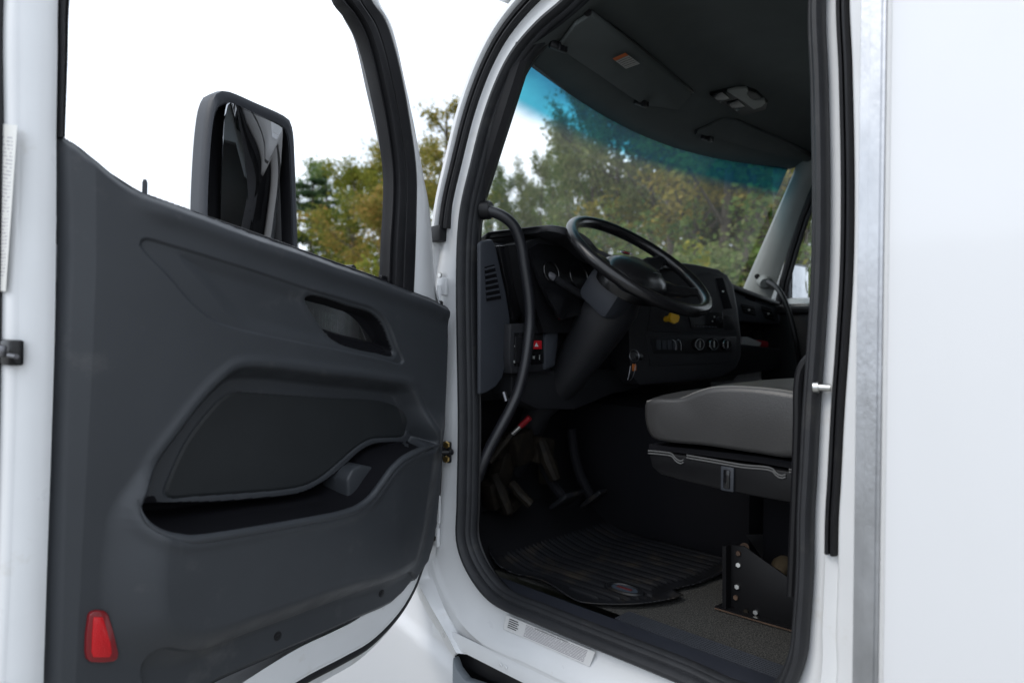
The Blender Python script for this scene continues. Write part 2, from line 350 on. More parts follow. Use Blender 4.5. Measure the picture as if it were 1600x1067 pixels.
# ---- body side plane (leans in slightly with height)
LEAN = .035
def side(px, py, x=0.0):
    p = hit(px, py, (x, 0, 1.5), (1, 0, -LEAN)); return (p[1], p[2])
def S(y, z, x): return np.array([x + LEAN * (z - 1.5), y, z])

# door opening: outer edge of the rubber seal, traced front pillar -> sill -> rear pillar -> header
open_px = [(885,0),(850,30),(820,62),(800,90),(780,130),(760,185),(740,262),(726,322),(721,367),(719,442),(720,534),(722,659),(720,784),(719,840),(727,872),(745,907),(770,937),(800,955),(832,968),(925,1007),(1066,1065)]
rear_px = [(1259,1030),(1265,975),(1270,900),(1272,800),(1275,750),(1281,634),(1288,534),(1294,430),(1296,300),(1293,130),(1289,0)]
OP = [side(*p) for p in open_px] + [(.70, .957), (.615, .975), (.575, 1.02)] + [side(*p) for p in rear_px] + [(.53, 2.58), (.555, 2.68), (.63, 2.745), (.76, 2.772), (.95, 2.77), (1.10, 2.745)]
NO = 260
OC = catmull(OP, NO, closed=True)                       # (Y,z)
tg = np.roll(OC, -1, 0) - np.roll(OC, 1, 0); tg /= np.linalg.norm(tg, axis=1)[:, None]
ctr = OC.mean(0); ON = np.stack([tg[:, 1], -tg[:, 0]], 1)
if np.mean(np.sum(ON * (OC - ctr), 1)) < 0: ON = -ON
def csmooth(a, k=9):
    a = np.asarray(a, float)
    for _ in range(3): a = np.mean([np.roll(a, i) for i in range(-k, k + 1)], 0)
    return a
Yc, Zc = OC[:, 0], OC[:, 1]
fB = csmooth((Yc < .60) & (Zc > 1.0), 3); fS = csmooth(Zc < 1.02, 4); fAl = csmooth((Yc > 1.35) & (Zc < 1.98) & (Zc > 1.0), 4)
fU = np.clip(1 - fB - fS - fAl, 0, 1)
def prof(u, al, s, b): return fU * u + fAl * al + fS * s + fB * b
def ring(o, x):
    o = np.broadcast_to(o, (NO,)); x = np.broadcast_to(x, (NO,))
    return [S(OC[i, 0] + ON[i, 0] * o[i], OC[i, 1] + ON[i, 1] * o[i], x[i]) for i in range(NO)]
rows = [ring(-.012, .07), ring(-.022, .035), ring(-.004, .012), ring(prof(.0, .0, .0, .0), .008),
        ring(prof(.03, .04, .03, .012), .006),
        ring(prof(.052, .09, .055, .022), prof(.002, .002, -.004, .002)),
        ring(prof(.056, .13, .075, .026), prof(-.003, .004, -.022, -.008)),
        ring(prof(.095, .15, .092, .052), prof(.004, .004, -.032, .000)),
        ring(prof(.099, .152, .104, .056), prof(-.02, -.002, -.034, -.024)),
        ring(prof(.106, .16, .106, .062), prof(-.028, -.004, -.028, -.030)),
        ring(prof(.122, .18, .130, .20), prof(-.026, -.004, -.027, -.032)),
        ring(prof(.132, .19, .155, .21), prof(.01, .03, -.03, .02))]
cb = MB(); cb.grid(rows, closed_u=True)
cab = part('cab_body', cb.mesh('cab_body', angle=50), M['jamb'], truck)

# rubber seal round the opening
sl = MB()
def ringtube(mb, o, x, ro, rx, n=10, idx=None):
    idx = range(NO) if idx is None else idx; closed = len(list(idx)) == NO
    rws = []
    for k in range(n):
        a = 2 * math.pi * k / n
        rws.append([S(OC[i, 0] + ON[i, 0] * (o + ro * math.cos(a)), OC[i, 1] + ON[i, 1] * (o + ro * math.cos(a)), x + rx * math.sin(a)) for i in idx])
    mb.grid(rws, closed_u=closed, closed_v=True)
ringtube(sl, -.012, -.004, .0135, .022)
ringtube(sl, -.028, .010, .009, .014)
ringtube(sl, -.031, .026, .010, .018)
seal = part('door_seal', sl.mesh('door_seal'), M['rubber2'], cab)
# inner pillar and header trim behind the seal
it = MB(); it.grid([ring(-.030, .03), ring(prof(-.038, -.038, -.028, -.04), .046), ring(prof(-.03, -.025, -.022, -.035), .06), ring(prof(.02, .02, .0, .0), .095), ring(prof(.06, .07, .03, .04), .14)], closed_u=True)
part('opening_trim', it.mesh('opening_trim'), M['black'], cab)
# second weatherstrip over the top, from the front pillar down the rear pillar
zA = side(694, 356)[1]; zB = side(1310, 868)[1]
ordr = list(range(NO))
sel = [i for i in ordr if (Yc[i] > 1.2 and Zc[i] > zA - .02) or (Yc[i] <= 1.2 and Zc[i] > 2.4) or (Yc[i] < .7 and Zc[i] > zB)]
k0 = next(k for k in range(len(sel)) if sel[k] - sel[k - 1] not in (1, 1 - NO))
sel = sel[k0:] + sel[:k0]
ws = MB(); PO = prof(.0575, .0575, .06, .0265); PW = prof(.037, .037, .03, .024)
cs = [(0, -.002), (.02, .016), (.2, .022), (.36, .020), (.42, .008), (.5, .008), (.56, .022), (.8, .026), (.97, .018), (1, -.002)]
ws.grid([[S(OC[i, 0] + ON[i, 0] * (PO[i] + a * PW[i]), OC[i, 1] + ON[i, 1] * (PO[i] + a * PW[i]), -h) for i in sel] for a, h in cs])
part('weatherstrip', ws.mesh('weatherstrip'), M['rubber'], cab)
e = MB(); pe = hit(687, 366, (-.01, 0, 1.5), (1, 0, -LEAN)); e.box(pe, (.02, .024, .026), bev=.004); part('weatherstrip_end_block', e.mesh('weatherstrip_end_block'), M['rubber'], cab)

# rest of the cab shell: roof, rear wall, far side, front pillar skin
cs_ = MB()
cs_.box((1.0, .435, 1.9), (.95, .02, .95), bev=.01)                                   # rear wall
roof = [[np.array([x, y, 2.86 + .05 * (1 - ((x - 1) / 1.0) ** 2) - .10 * max(0, (y - 1.05) / .45) ** 2]) for x in np.linspace(.02, 1.98, 14)] for y in np.linspace(.42, 1.5, 12)]
cs_.grid(roof)
cs_.box((1.0, .43, 2.84), (.98, .012, .05))
cs_.box((1.985, 1.1, 1.45), (.02, .70, .5), bev=.01)                                  # far door lower skin
cs_.box((1.985, .49, 2.4), (.03, .06, .48), bev=.01)
cs_.box((1.97, .95, 2.80), (.03, .55, .06), bev=.01)
shell = part('cab_shell', cs_.mesh('cab_shell'), M['white'], truck)

# ---- windshield with tinted band
NXW, NZW = 25, 15
def wshield(u, v):
    x = (.03 + .03 * v) * (1 - u) + (1.97 - .03 * v) * u; bow = 1 - (2 * u - 1) ** 2
    return np.array([x, 1.72 + .16 * bow - v * (.30 + .04 * bow), 2.0 + v * .60])
vs = [wshield(i / (NXW - 1), j / (NZW - 1)) for j in range(NZW) for i in range(NXW)]
fs = [(j * NXW + i, j * NXW + i + 1, (j + 1) * NXW + i + 1, (j + 1) * NXW + i) for j in range(NZW - 1) for i in range(NXW - 1)]
wm = make_mesh('windshield', vs, fs, fix=False); ul = wm.uv_layers.new(name='UVMap')
for lp in wm.loops:
    k = lp.vertex_index; ul.data[lp.index].uv = ((k % NXW) / (NXW - 1), (k // NXW) / (NZW - 1))
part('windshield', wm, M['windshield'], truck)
fr = MB()
fr.tube([wshield(0.0, v) + np.array([.035 * (1 - v) + .0, .0, 0]) for v in np.linspace(.1, 1.02, 12)], .030, n=8)
fr.tube([wshield(u, 1.0) + np.array([0, .01, .03 - .05 * (1 - (2 * u - 1) ** 2) ** 1.5]) for u in np.linspace(0, 1, 20)], .028, n=8)
part('windshield_surround', fr.mesh('windshield_surround'), M['rubber'], truck)
wp = MB()     # white outer pillar skin in front of the opening
wp.grid([[S(OC[i, 0] + ON[i, 0] * .128, OC[i, 1] + ON[i, 1] * .128, -.02) for i in sel if Yc[i] > 1.15], [S(OC[i, 0] + ON[i, 0] * .165, OC[i, 1] + ON[i, 1] * .165, .02) for i in sel if Yc[i] > 1.15]])
part('front_pillar_skin', wp.mesh('front_pillar_skin'), M['white'], truck)

# ---- headliner
def ceil(x, y):
    bow = 1 - (x - 1.0) ** 2
    y0 = 1.42 + .12 * bow                                # windshield header line
    t = y0 - y
    z = 2.585 + .165 * sm(t, -.02, .42) * 1.0 + .02 * bow - .062 * bow ** 1.5 * (1 - sm(t, 0, .35))
    z -= .10 * (1 - sm(x, .03, .2)) * sm(t, 0, .3) * .6 + .10 * (1 - sm(2 - x, .03, .2)) * .6 * sm(t, 0, .3)
    return z
h = MB(); h.grid([[np.array([x, 1.432 + .12 * (1 - (x - 1.0) ** 2) - t_, ceil(x, 1.432 + .12 * (1 - (x - 1.0) ** 2) - t_)]) for x in np.linspace(.04, 1.96, 49)] for t_ in np.linspace(0, 1.12, 52)])
hm = h.mesh('headliner', angle=60)
head = part('headliner', hm, M['headliner'], truck)
def onceil(px, py, dz=0.0):
    d = ray(px, py); lo = 1.2
    for s in np.linspace(1.2, 4.5, 900):
        p = CAM + d * s
        if p[2] > ceil(min(max(p[0], .04), 1.96), p[1]) - dz and p[0] > .02: return p
    return CAM + d * 2.5
def visor(px):
    m = MB(); P = [onceil(*q, dz=.018) for q in px]; m.prism(P, (0, 0, .014), (0, 0, -.004)); return m.mesh('sun_visor', bevel=.006)
part('sun_visor', visor([(872,74),(898,40),(925,22),(1082,146),(1060,172),(1003,163)]), M['headliner'], head)
part('sun_visor', visor([(1088,208),(1128,189),(1150,190),(1268,244),(1290,262),(1250,250),(1160,228)]), M['headliner'], head)
gv = MB()
for pth in ([(918,20),(960,48),(1000,78),(1040,112),(1080,145)], [(1086,207),(1110,196),(1130,190),(1150,190),(1200,212),(1270,244)]):
    gv.tube([onceil(*q, dz=.006) for q in pth], .011, n=8)
part('visor_gap', gv.mesh('visor_gap'), M['black'], head)  # black tubes drawn as the shadow along the visors' rear edges
for q in ((872,73),(1002,161),(1105,216)):
    m = MB(); c = onceil(*q, dz=.016); m.box(c, (.028, .010, .011), ax=((.9, -.35, -.15), (.35, .9, 0), (0, 0, 1)), bev=.004); m.box(c + np.array([0, -.012, -.006]), (.012, .006, .012), bev=.003)
    part('visor_clip', m.mesh('visor_clip'), M['black'], head)
wl = label_mat('warning_label_print', (.36, .36, .34), (.1, .1, .1), 7, head=(.78, (.50, .12, .03)), breaks=.4, wordscale=26)
vp = np.array([onceil(*q, dz=.018) for q in [(872,74),(898,40),(925,22),(1082,146),(1060,172),(1003,163)]]); vc = vp.mean(0); vn = np.linalg.svd(vp - vc)[2][2]; vn = vn if vn[2] < 0 else -vn
quad('warning_label', [hit(*q, vc + vn * .022, vn) for q in ((978,108), (1000,100), (977,83), (957,92))], wl, head)
# overhead lamp
m = MB(); P = [onceil(*q, dz=.004) for q in [(1108,145),(1162,135),(1182,142),(1200,158),(1196,168),(1160,178)]]
m.prism(P, (0, 0, .01), (0, 0, -.012)); dome = part('overhead_console', m.mesh('overhead_console', bevel=.005), M['black'], head)
m = MB(); P = [onceil(*q, dz=.020) for q in [(1136,142),(1150,138),(1166,137),(1169,141),(1166,146),(1172,153),(1180,157),(1194,155),(1196,160),(1190,166),(1178,170),(1160,157)]]
m.prism(P, (0, 0, .006), (0, 0, -.004)); part('lamp_lens', m.mesh('lamp_lens', bevel=.0015), M['lightgrey'], head)
for q in ((1124,150),(1149,163)):
    m = MB(); P = [onceil(q[0] + a, q[1] + b, dz=.020) for a, b in ((-14,-3),(4,-8),(16,2),(2,9))]; m.prism(P, (0, 0, .004), (0, 0, -.006)); part('console_switch', m.mesh('console_switch', bevel=.002), M['gloss'], head)

# ---- far side: pillar, door frame, glass, grab handle, mirror
m = MB()
PL = [onx(1250,236,1.93), onx(1235,272,1.93), onx(1228,290,1.93), onx(1204,345,1.93), onx(1182,395,1.93), onx(1162,440,1.93), onx(1150,470,1.93)]
PR = [onx(1330,230,1.93), onx(1290,262,1.93), onx(1266,290,1.93), onx(1246,345,1.93), onx(1228,395,1.93), onx(1208,450,1.93), onx(1198,480,1.93)]
rowsP = []
for a, xo in ((0.0, .05), (.04, .01), (.2, -.015), (.45, -.02), (.75, -.008), (1.0, .02)):
    rowsP.append([p * (1 - a) + q * a + np.array([xo, 0, 0]) for p, q in zip(PL, PR)])
m.grid(rowsP); fp = part('far_pillar_trim', m.mesh('far_pillar_trim', angle=40), M['lightgrey'], truck)
m = MB(); bc = onx(1192,440,1.90); m.tube([bc + np.array([.03, 0, .0]), bc + np.array([0, -.0, 0]), bc + np.array([-.02, -.02, -.01])], [.035, .032, .024], n=16); part('handle_boss', m.mesh('handle_boss'), M['lightgrey'], fp)
m = MB(); m.disc(onx(1183,432,1.885), (-1, -.6, 0), .013, .004); part('screw_cap', m.mesh('screw_cap'), M['black'], fp)
m = MB(); HP = catmull([onx(1200,441,1.87), onx(1212,448,1.83), onx(1224,465,1.80), onx(1236,500,1.80), onx(1245,540,1.82), onx(1250,575,1.88)], 24); m.tube(HP, .013, n=12); part('grab_handle', m.mesh('grab_handle'), M['black'], truck)
m = MB()
fd = [onx(*q, 1.95) for q in ((1290,262),(1272,292),(1252,340),(1236,390),(1222,440),(1212,490),(1210,540))]
for off, rr in ((0, .018), (.026, .010)):
    m.tube([p + np.array([.01, -off, -off * .2]) for p in fd], rr, n=8)
m.box((1.965, .95, 2.735), (.02, .5, .03)); m.box((1.965, .53, 2.35), (.02, .02, .42))
fdoor = part('far_door_frame', m.mesh('far_door_frame'), M['rubber'], truck)
m = MB(); m.box((1.945, 1.03, 1.42), (.025, .52, .50), bev=.02); m.box((1.93, 1.0, 1.89), (.03, .5, .02), bev=.01); part('far_door_panel', m.mesh('far_door_panel'), M['black'], fdoor)
m = MB(); m.grid([[(1.975, y, z) for y in (.5, 1.0, 1.52)] for z in (1.9, 2.3, 2.75)]); part('far_door_glass', m.mesh('far_door_glass', fix=False), M['clear'], fdoor)
# far mirror
m = MB(); m.box((2.21, 1.575, 1.965), (.12, .085, .185), bev=.05); fm = part('passenger_mirror', m.mesh('passenger_mirror'), M['white'], truck)
m = MB(); m.box((2.215, 1.498, 1.965), (.118, .02, .18), bev=.015); part('mirror_bezel', m.mesh('mirror_bezel'), M['dashgrey'], fm)
m = MB(); m.box((2.22, 1.4755, 1.965), (.10, .003, .165), bev=.002); part('mirror_glass', m.mesh('mirror_glass'), M['mirror'], fm)
m = MB(); m.tube([(2.20, 1.58, 1.80), (2.12, 1.55, 1.78), (2.0, 1.48, 1.82)], .018); part('mirror_arm', m.mesh('mirror_arm'), M['black'], fm)

# ---- floor, firewall, tunnel
ZF = .985
m = MB(); m.grid([[(x, y, ZF) for x in np.linspace(.14, 1.97, 5)] for y in np.linspace(.42, 1.62, 5)]); m.grid([[(x, y, z) for x in (.03, 1.97)] for y, z in ((1.62, ZF), (1.80, 1.12), (1.88, 1.35), (1.90, 2.05))])
floor = part('cab_floor', m.mesh('cab_floor', smooth=False, fix=False), M['speck'], truck)
m = MB(); m.box((1.0, 1.45, 1.24), (.24, .42, .26), bev=.06); part('engine_tunnel', m.mesh('engine_tunnel'), M['liner'], truck)
m = MB(); m.grid([[(x, y, z) for x in (.04, 1.96)] for y, z in ((1.60, ZF + .012), (1.77, 1.13), (1.84, 1.36), (1.86, 2.0))]); part('firewall_lining', m.mesh('firewall_lining', fix=False), M['black'], truck)
m = MB(); m.box((.045, 1.765, 1.48), (.012, .15, .52)); part('kick_panel', m.mesh('kick_panel'), M['black'], truck)
# sill step: smooth plate and ribbed tread
m = MB(); m.grid([[(x, y, z) for y in np.linspace(.50, 1.66, 3)] for x, z in ((.0, .975), (.03, .990), (.09, .994), (.1, .987))]); sillp = part('sill_plate', m.mesh('sill_plate', fix=False), mat('slate_sill_plastic', (.022, .0245, .033), .42, var=.12, bump=.1, dirt=(.1, .1, .09), dscale=20, dthr=(.62, .8)), truck)
for k in range(8):
    m = MB(); m.box((.105 + k * .0085, .80, .988), (.0027, .30, .004), bev=.001); part('tread_rib', m.mesh('tread_rib'), M['dashgrey'], sillp)
m = MB(); m.box((.135, .80, .985), (.037, .30, .002)); part('tread_base', m.mesh('tread_base'), M['liner'], sillp)

# ---- seats
def seat(dx, name):
    prof_px = [(1004,640),(1006,627),(1020,622),(1040,622),(1062,620),(1085,611),(1110,604),(1140,602),(1170,603),(1205,606),(1240,611),(1275,618),(1290,640),(1288,700),(1240,716),(1180,709),(1100,697),(1040,691),(1016,684),(1007,668)]
    P = np.array([onx(*q, .2) for q in prof_px]); yz = catmull(P[:, 1:], 90, closed=True); c = yz.mean(0); z1 = yz[:, 1].max()
    rws = []
    for x, sc, top in ((.195, .80, 0), (.199, .93, 0), (.207, .985, 0), (.225, 1.0, .002), (.26, 1.0, .010), (.33, 1.0, .015), (.45, 1.0, .018), (.57, 1.0, .015), (.64, 1.0, .010), (.675, 1.0, .002), (.693, .985, 0), (.701, .93, 0), (.705, .80, 0)):
        rr = []
        for y, z in yz:
            yy = c[0] + (y - c[0]) * sc; zz = c[1] + (z - c[1]) * sc
            f = sm(np.array(z), c[1] + .02, c[1] + .06); fr_ = sm(np.array(y), 1.0 - .0, 1.06)
            zz += float(f) * (top * (.25 + 1.1 * float(sm(np.array(y), .90, 1.0))))
            rr.append(np.array([x + dx, yy, zz]))
        rws.append(rr)
    m = MB(); m.grid(rws, closed_u=True)
    n = len(yz); m.f.append(tuple(range(n))); m.f.append(tuple((len(rws) - 1) * n + k for k in range(n)))
    st = part(name, m.mesh(name, angle=70), M['vinyl'], truck)
    top = [i for i in range(90)]
    # piping along the upper edge
    pp = catmull([onx(*q, .2) for q in [(1010,628),(1022,626),(1042,626),(1062,624),(1086,614),(1110,607),(1140,605),(1170,606),(1205,609),(1240,614),(1270,621)]], 50); m = MB(); m.tube([p + np.array([dx + .004, 0, .001]) for p in pp], .0028, n=6); part('piping', m.mesh('piping'), M['piping'], st)
    # backrest
    m = MB()
    m.box((.45 + dx, .555, 1.95), (.235, .05, .36), ax=((1, 0, 0), (0, .995, .08), (0, -.08, .995)), bev=.05); part('backrest', m.mesh('backrest'), M['vinyl'], st)
    # base shell
    bp = [(1012,704),(1040,707),(1100,716),(1160,725),(1240,737),(1285,745),(1285,795),(1240,787),(1180,776),(1120,764),(1060,750),(1030,741),(1018,730)]
    P = [onx(*q, .215) for q in bp]; m = MB(); m.prism(P, (dx, 0, 0), (dx + .47, 0, 0)); bs = part('seat_base', m.mesh('seat_base', bevel=.008), M['seatbase'], st)
    m = MB(); P = [onx(*q, .222) for q in [(1014,694),(1100,703),(1180,712),(1285,728),(1285,740),(1180,722),(1100,712),(1014,702)]]; m.prism(P, (dx, 0, 0), (dx + .45, 0, 0)); part('seat_pan', m.mesh('seat_pan'), M['liner'], st)
    for off in (0, 4):
        pth = [(1013,704 + off),(1035,706 + off),(1050,709 + off),(1055,715 + off),(1063,720 + off),(1068,718 + off)]
        m = MB(); m.tube(catmull([onx(*q, .213) + np.array([dx, 0, 0]) for q in pth], 24), .0022, n=6)
        m.tube(catmull([onx(*q, .213) + np.array([dx, 0, 0]) for q in [(1073,711 + off),(1120,719 + off),(1160,726 + off),(1207,732 + off),(1213,739 + off),(1221,743 + off),(1228,741 + off)]], 30), .0022, n=6)
        m.tube([onx(*q, .213) + np.array([dx, 0, 0]) for q in [(1233,733 + off),(1285,742 + off)]], .0022, n=6)
        part('trim_line', m.mesh('trim_line'), M['beading'], st)
    m = MB(); c = onx(1137,748,.212) + np.array([dx, 0, 0]); m.box(c, (.004, .018, .031), bev=.003); part('switch_plate', m.mesh('switch_plate'), M['dashgrey'], st)
    m = MB(); m.box(c + np.array([-.004, 0, 0]), (.004, .009, .024), bev=.003); part('rocker_switch', m.mesh('rocker_switch'), M['gloss'], st)
    m = MB(); m.box((.57 + dx, .72, 1.17), (.07, .16, .18), bev=.02); part('pedestal', m.mesh('pedestal'), M['liner'], st)
    return st
seat(0.0, 'driver_seat')
seat(1.05, 'passenger_seat')
# seat riser bracket bolted to the floor
XB = .395
m = MB(); P = [onx(*q, XB) for q in [(1136,851),(1162,853),(1245,912),(1250,985),(1136,958)]]; m.prism(P, (0, 0, 0), (.006, 0, 0)); br = part('seat_bracket', m.mesh('seat_bracket', bevel=.001), M['seatbase'], truck)
m = MB(); P = [onz(*q, ZF + .004) for q in [(1117,949),(1140,938),(1250,966),(1250,988)]]; m.prism(P, (0, 0, -.003), (0, 0, .004)); part('bracket_foot', m.mesh('bracket_foot'), M['seatbase'], br)
m = MB(); m.tube([onz(*q, ZF + .006) for q in [(1117,950),(1180,969),(1250,989)]], .0022, n=6); part('rusty_edge', m.mesh('rusty_edge'), M['rust'], br)
m = MB(); P = [onx(*q, XB - .001) for q in [(1136,851),(1142,851),(1142,957),(1136,958)]]; m.prism(P, (-.02, .004, 0), (.0, 0, 0)); part('bracket_flange', m.mesh('bracket_flange'), M['seatbase'], br)
for q, mm in (((1154,864),'rust'),((1154,882),'metal'),((1152,916),'metal'),((1150,933),'rust'),((1181,956),'metal'),((1166,955),'grime')):
    m = MB(); m.disc(onx(*q, XB), (-1, -.2, .1), .0075, .006, n=6, bev=.2); part('bolt', m.mesh('bolt'), M[mm], br)
m = MB(); P = [onx(*q, .56) for q in [(1165,835),(1250,835),(1250,915),(1210,900)]]; m.prism(P, (0, 0, 0), (.01, 0, 0)); part('rear_bracket', m.mesh('rear_bracket'), M['seatbase'], br)
m = MB(); c = onx(1226,884,.50); m.tube([c + np.array([-.05, 0, -.01]), c + np.array([-.02, 0, 0]), c + np.array([.05, 0, .0])], [.018, .03, .03], n=16); part('bump_stop', m.mesh('bump_stop'), M['tan'], br)
m = MB(); m.tube([onx(1163,855,.42), onx(1163,855,.55)], .013, n=12); part('pivot', m.mesh('pivot'), M['rust'], br)
m = MB(); m.tube(catmull([onx(*q, .07) for q in [(1272,556),(1262,562),(1253,575),(1248,600),(1247,660),(1244,760),(1240,860),(1237,930)]], 40), .011, n=10); part('belt_guide', m.mesh('belt_guide'), M['black'], truck)

# ---- pedals and linkage
def pedal(name, px, X, arm_px, size, mt):
    m = MB(); c = onx(*px, X); m.box(c, (size[0], size[1], .009), ax=((1, .1, 0), (0, .8, -.6), (0, .6, .8)), bev=.006)
    p = part(name, m.mesh(name), mt, truck); m = MB()
    for k in range(4): m.box(c + np.array([0, -.007, .0065]) + (k - 1.5) * size[1] * .45 * np.array([0, .8, -.6]), (size[0] * .9, .004, .005), ax=((1, .1, 0), (0, .8, -.6), (0, .6, .8)))
    part('pedal_grip', m.mesh('pedal_grip'), M['grime'], p)
    m = MB(); m.tube(catmull([c + np.array([0, .01, 0])] + [onx(*q, X) for q in arm_px], 20), .019, n=10); part('pedal_arm', m.mesh('pedal_arm'), M['liner'], p)
pedal('brake_pedal', (886,780), .48, [(862,752),(846,720),(835,680),(838,650)], (.062, .048), M['mat'])
pedal('accelerator_pedal', (928,778), .62, [(908,745),(898,710),(893,670)], (.030, .058), M['mat'])
lk = MB()
rng = random.Random(3)
for q, X, hs, rot in (((784,775),.24,(.03,.035,.05),.3),((800,735),.30,(.035,.03,.06),-.4),((826,700),.36,(.05,.04,.06),.2),((858,705),.45,(.045,.04,.05),-.2),((815,790),.32,(.05,.03,.02),.5),((872,740),.50,(.03,.03,.045),.1),((790,700),.26,(.03,.03,.04),.6)):
    c_, s_ = math.cos(rot), math.sin(rot); lk.box(onx(*q, X) + np.array([0, .05, 0]), hs, ax=((c_, 0, s_), (0, 1, 0), (-s_, 0, c_)), bev=.012)
for q0, q1, X, rr in (((800,755),(830,788),.29,.016),((772,742),(796,800),.24,.018),((846,690),(868,748),.43,.022)):
    lk.tube([onx(*q0, X), onx((q0[0] + q1[0]) / 2 + rng.uniform(-5, 5), (q0[1] + q1[1]) / 2, X), onx(*q1, X + .02)], [rr, rr * 1.2, rr], n=10)
part('pedal_linkage', lk.mesh('pedal_linkage'), M['grime'], truck, kind='stuff')
m = MB(); m.tube([onx(765,722,.16), onx(800,678,.22)], .011, n=10); lev = part('release_lever', m.mesh('release_lever'), M['grime'], truck)
m = MB(); m.tube([onx(813,666,.235), onx(828,652,.25)], .010, n=10); part('lever_grip', m.mesh('lever_grip'), M['darkred'], lev)
m = MB(); m.tube([onx(800,678,.22), onx(813,666,.235)], .009, n=10); part('lever_collar', m.mesh('lever_collar'), M['metal'], lev)
m = MB(); m.tube([onx(787,613,.13), onx(791,627,.13)], .009, n=12); part('hood_release_pin', m.mesh('hood_release_pin'), M['darkmetal'], truck)

# ---- dashboard
m = MB(); pr = [(1.84,2.05),(1.66,2.06),(1.60,2.05),(1.585,2.02),(1.59,1.95),(1.60,1.75),(1.62,1.62),(1.70,1.53),(1.84,1.52)]
xs = [.065, .3, .6, .9, 1.2, 1.5, 1.7, 1.93]; drop = [0, 0, 0, .01, .03, .06, .08, .10]
m.grid([[np.array([x, y, z - d * (1 if z > 1.9 else 0)]) for y, z in pr] for x, d in zip(xs, drop)])
n = len(pr); m.f.append(tuple(range(n))); m.f.append(tuple((len(xs) - 1) * n + k for k in range(n)))
dash = part('dashboard', m.mesh('dashboard', angle=30), M['dash'], truck)
# slate end panel with louvres, beside the front pillar
YE = 1.565
EP = [ony(*q, YE) for q in [(745,380),(752,376),(766,374),(772,388),(780,425),(788,460),(794,500),(793,530),(788,565),(782,590),(772,604),(758,613),(745,617)]]
m = MB(); m.prism(EP, (0, -.012, 0), (0, .004, 0)); ep = part('end_panel', m.mesh('end_panel', bevel=.009, seg=3), M['dashgrey'], dash)
m = MB(); m.prism([ony(*q, YE - .0125) for q in [(757,417),(772,413),(783,467),(760,471)]], (0, 0, 0), (0, -.0015, 0)); part('vent_opening', m.mesh('vent_opening'), M['liner'], dash)
for k in range(6):
    t = (k + .55) / 6.3; a = np.array([757.5, 417]) * (1 - t) + np.array([760, 471]) * t; b = np.array([771.5, 413]) * (1 - t) + np.array([782.5, 467]) * t
    m = MB(); m.tube([ony(*a, YE - .017), ony(*b, YE - .017)], .0035, n=6); part('vent_slat', m.mesh('vent_slat'), M['dashgrey'], dash)
m = MB(); m.prism([ony(*q, YE + .01) for q in [(776,384),(822,384),(836,470),(806,500),(797,505),(790,445)]], (0, -.006, 0), (0, .03, 0)); part('gauge_side_panel', m.mesh('gauge_side_panel', bevel=.003), M['gloss'], dash)
m = MB(); m.box(ony(805,423, YE + .002), (.0016, .002, .008), bev=.0005); part('panel_mark', m.mesh('panel_mark'), M['whiteplastic'], dash)
# instrument hood
YH = 1.40
hp = [(815,374),(822,366),(835,360),(850,354),(868,353),(886,356),(905,362),(922,373),(936,389),(952,398),(985,404),(1030,408),(1062,410)]
yh = [1.57, 1.54, 1.50, 1.45, 1.42] + [YH] * 8; top = catmull([ony(*q, y_) for q, y_ in zip(hp, yh)], 60); kth = np.clip((np.arange(60) - 0) / 14, .25, 1)
rws = []
for (dy, dz) in ((0, 0), (.004, .006), (.02, .012), (.25, .02), (.30, -.02), (.25, -.015), (.02, -.022), (.004, -.018)):
    rws.append([p + np.array([0, dy, (dz - .006) * k_]) for p, k_ in zip(top, kth)])
m = MB(); m.grid(rws, closed_v=True); part('instrument_hood', m.mesh('instrument_hood', angle=50), M['dash'], dash)
m = MB(); m.prism([ony(*q, 1.50) for q in [(818,380),(850,368),(890,368),(925,385),(990,415),(1000,520),(850,520),(836,480),(826,440)]], (0, 0, 0), (0, .1, 0)); part('instrument_binnacle', m.mesh('instrument_binnacle'), M['black'], dash)
gl_ = [ony(*q, 1.49) for q in [(828,390),(852,376),(890,376),(930,400),(945,410),(935,480),(858,500),(846,470),(836,440)]]
c = np.mean(gl_, 0); P = [p + np.array([0, .25 * (p[2] - c[2]) + .0, 0]) for p in gl_]
m = MB(); m.prism(P, (0, -.012, 0), (0, 0, 0)); part('gauge_lens', m.mesh('gauge_lens'), M['gloss'], dash)
for q, r_ in (((862,425),.035),((905,432),.045),((950,440),.045)):
    m = MB(); cc = ony(*q, 1.474); m.tube([cc + r_ * np.array([math.cos(a), 0, math.sin(a)]) + np.array([0, .22 * r_ * math.sin(a), 0]) for a in np.linspace(0, 2 * math.pi, 24, endpoint=False)], .0022, n=6, closed=True); part('gauge_ring', m.mesh('gauge_ring'), M['gloss'], dash)
# lower left switch bank
YS = 1.525
m = MB(); m.prism([ony(*q, YS) for q in [(798,506),(872,504),(872,540),(866,572),(858,580),(800,584),(796,560)]], (0, 0, 0), (0, .1, 0)); part('switch_bank', m.mesh('switch_bank', bevel=.006), M['dash'], dash)
m = MB(); m.prism([ony(*q, YS - .001) for q in [(803,520),(847,520),(849,568),(803,572)]], (0, 0, 0), (0, -.004, 0)); part('switch_fascia', m.mesh('switch_fascia', bevel=.001), M['gloss'], dash)
m = MB(); m.prism([ony(*q, YS - .005) for q in [(832.5,532),(844.5,532),(845,545.5),(832,545.5)]], (0, 0, 0), (0, -.006, 0)); part('hazard_switch', m.mesh('hazard_switch', bevel=.0015), M['red'], dash)
m = MB(); m.prism([ony(*q, YS - .0112) for q in [(838,535),(841,541.5),(835,541.5)]], (0, 0, 0), (0, -.001, 0)); part('hazard_mark', m.mesh('hazard_mark'), M['whiteplastic'], dash)
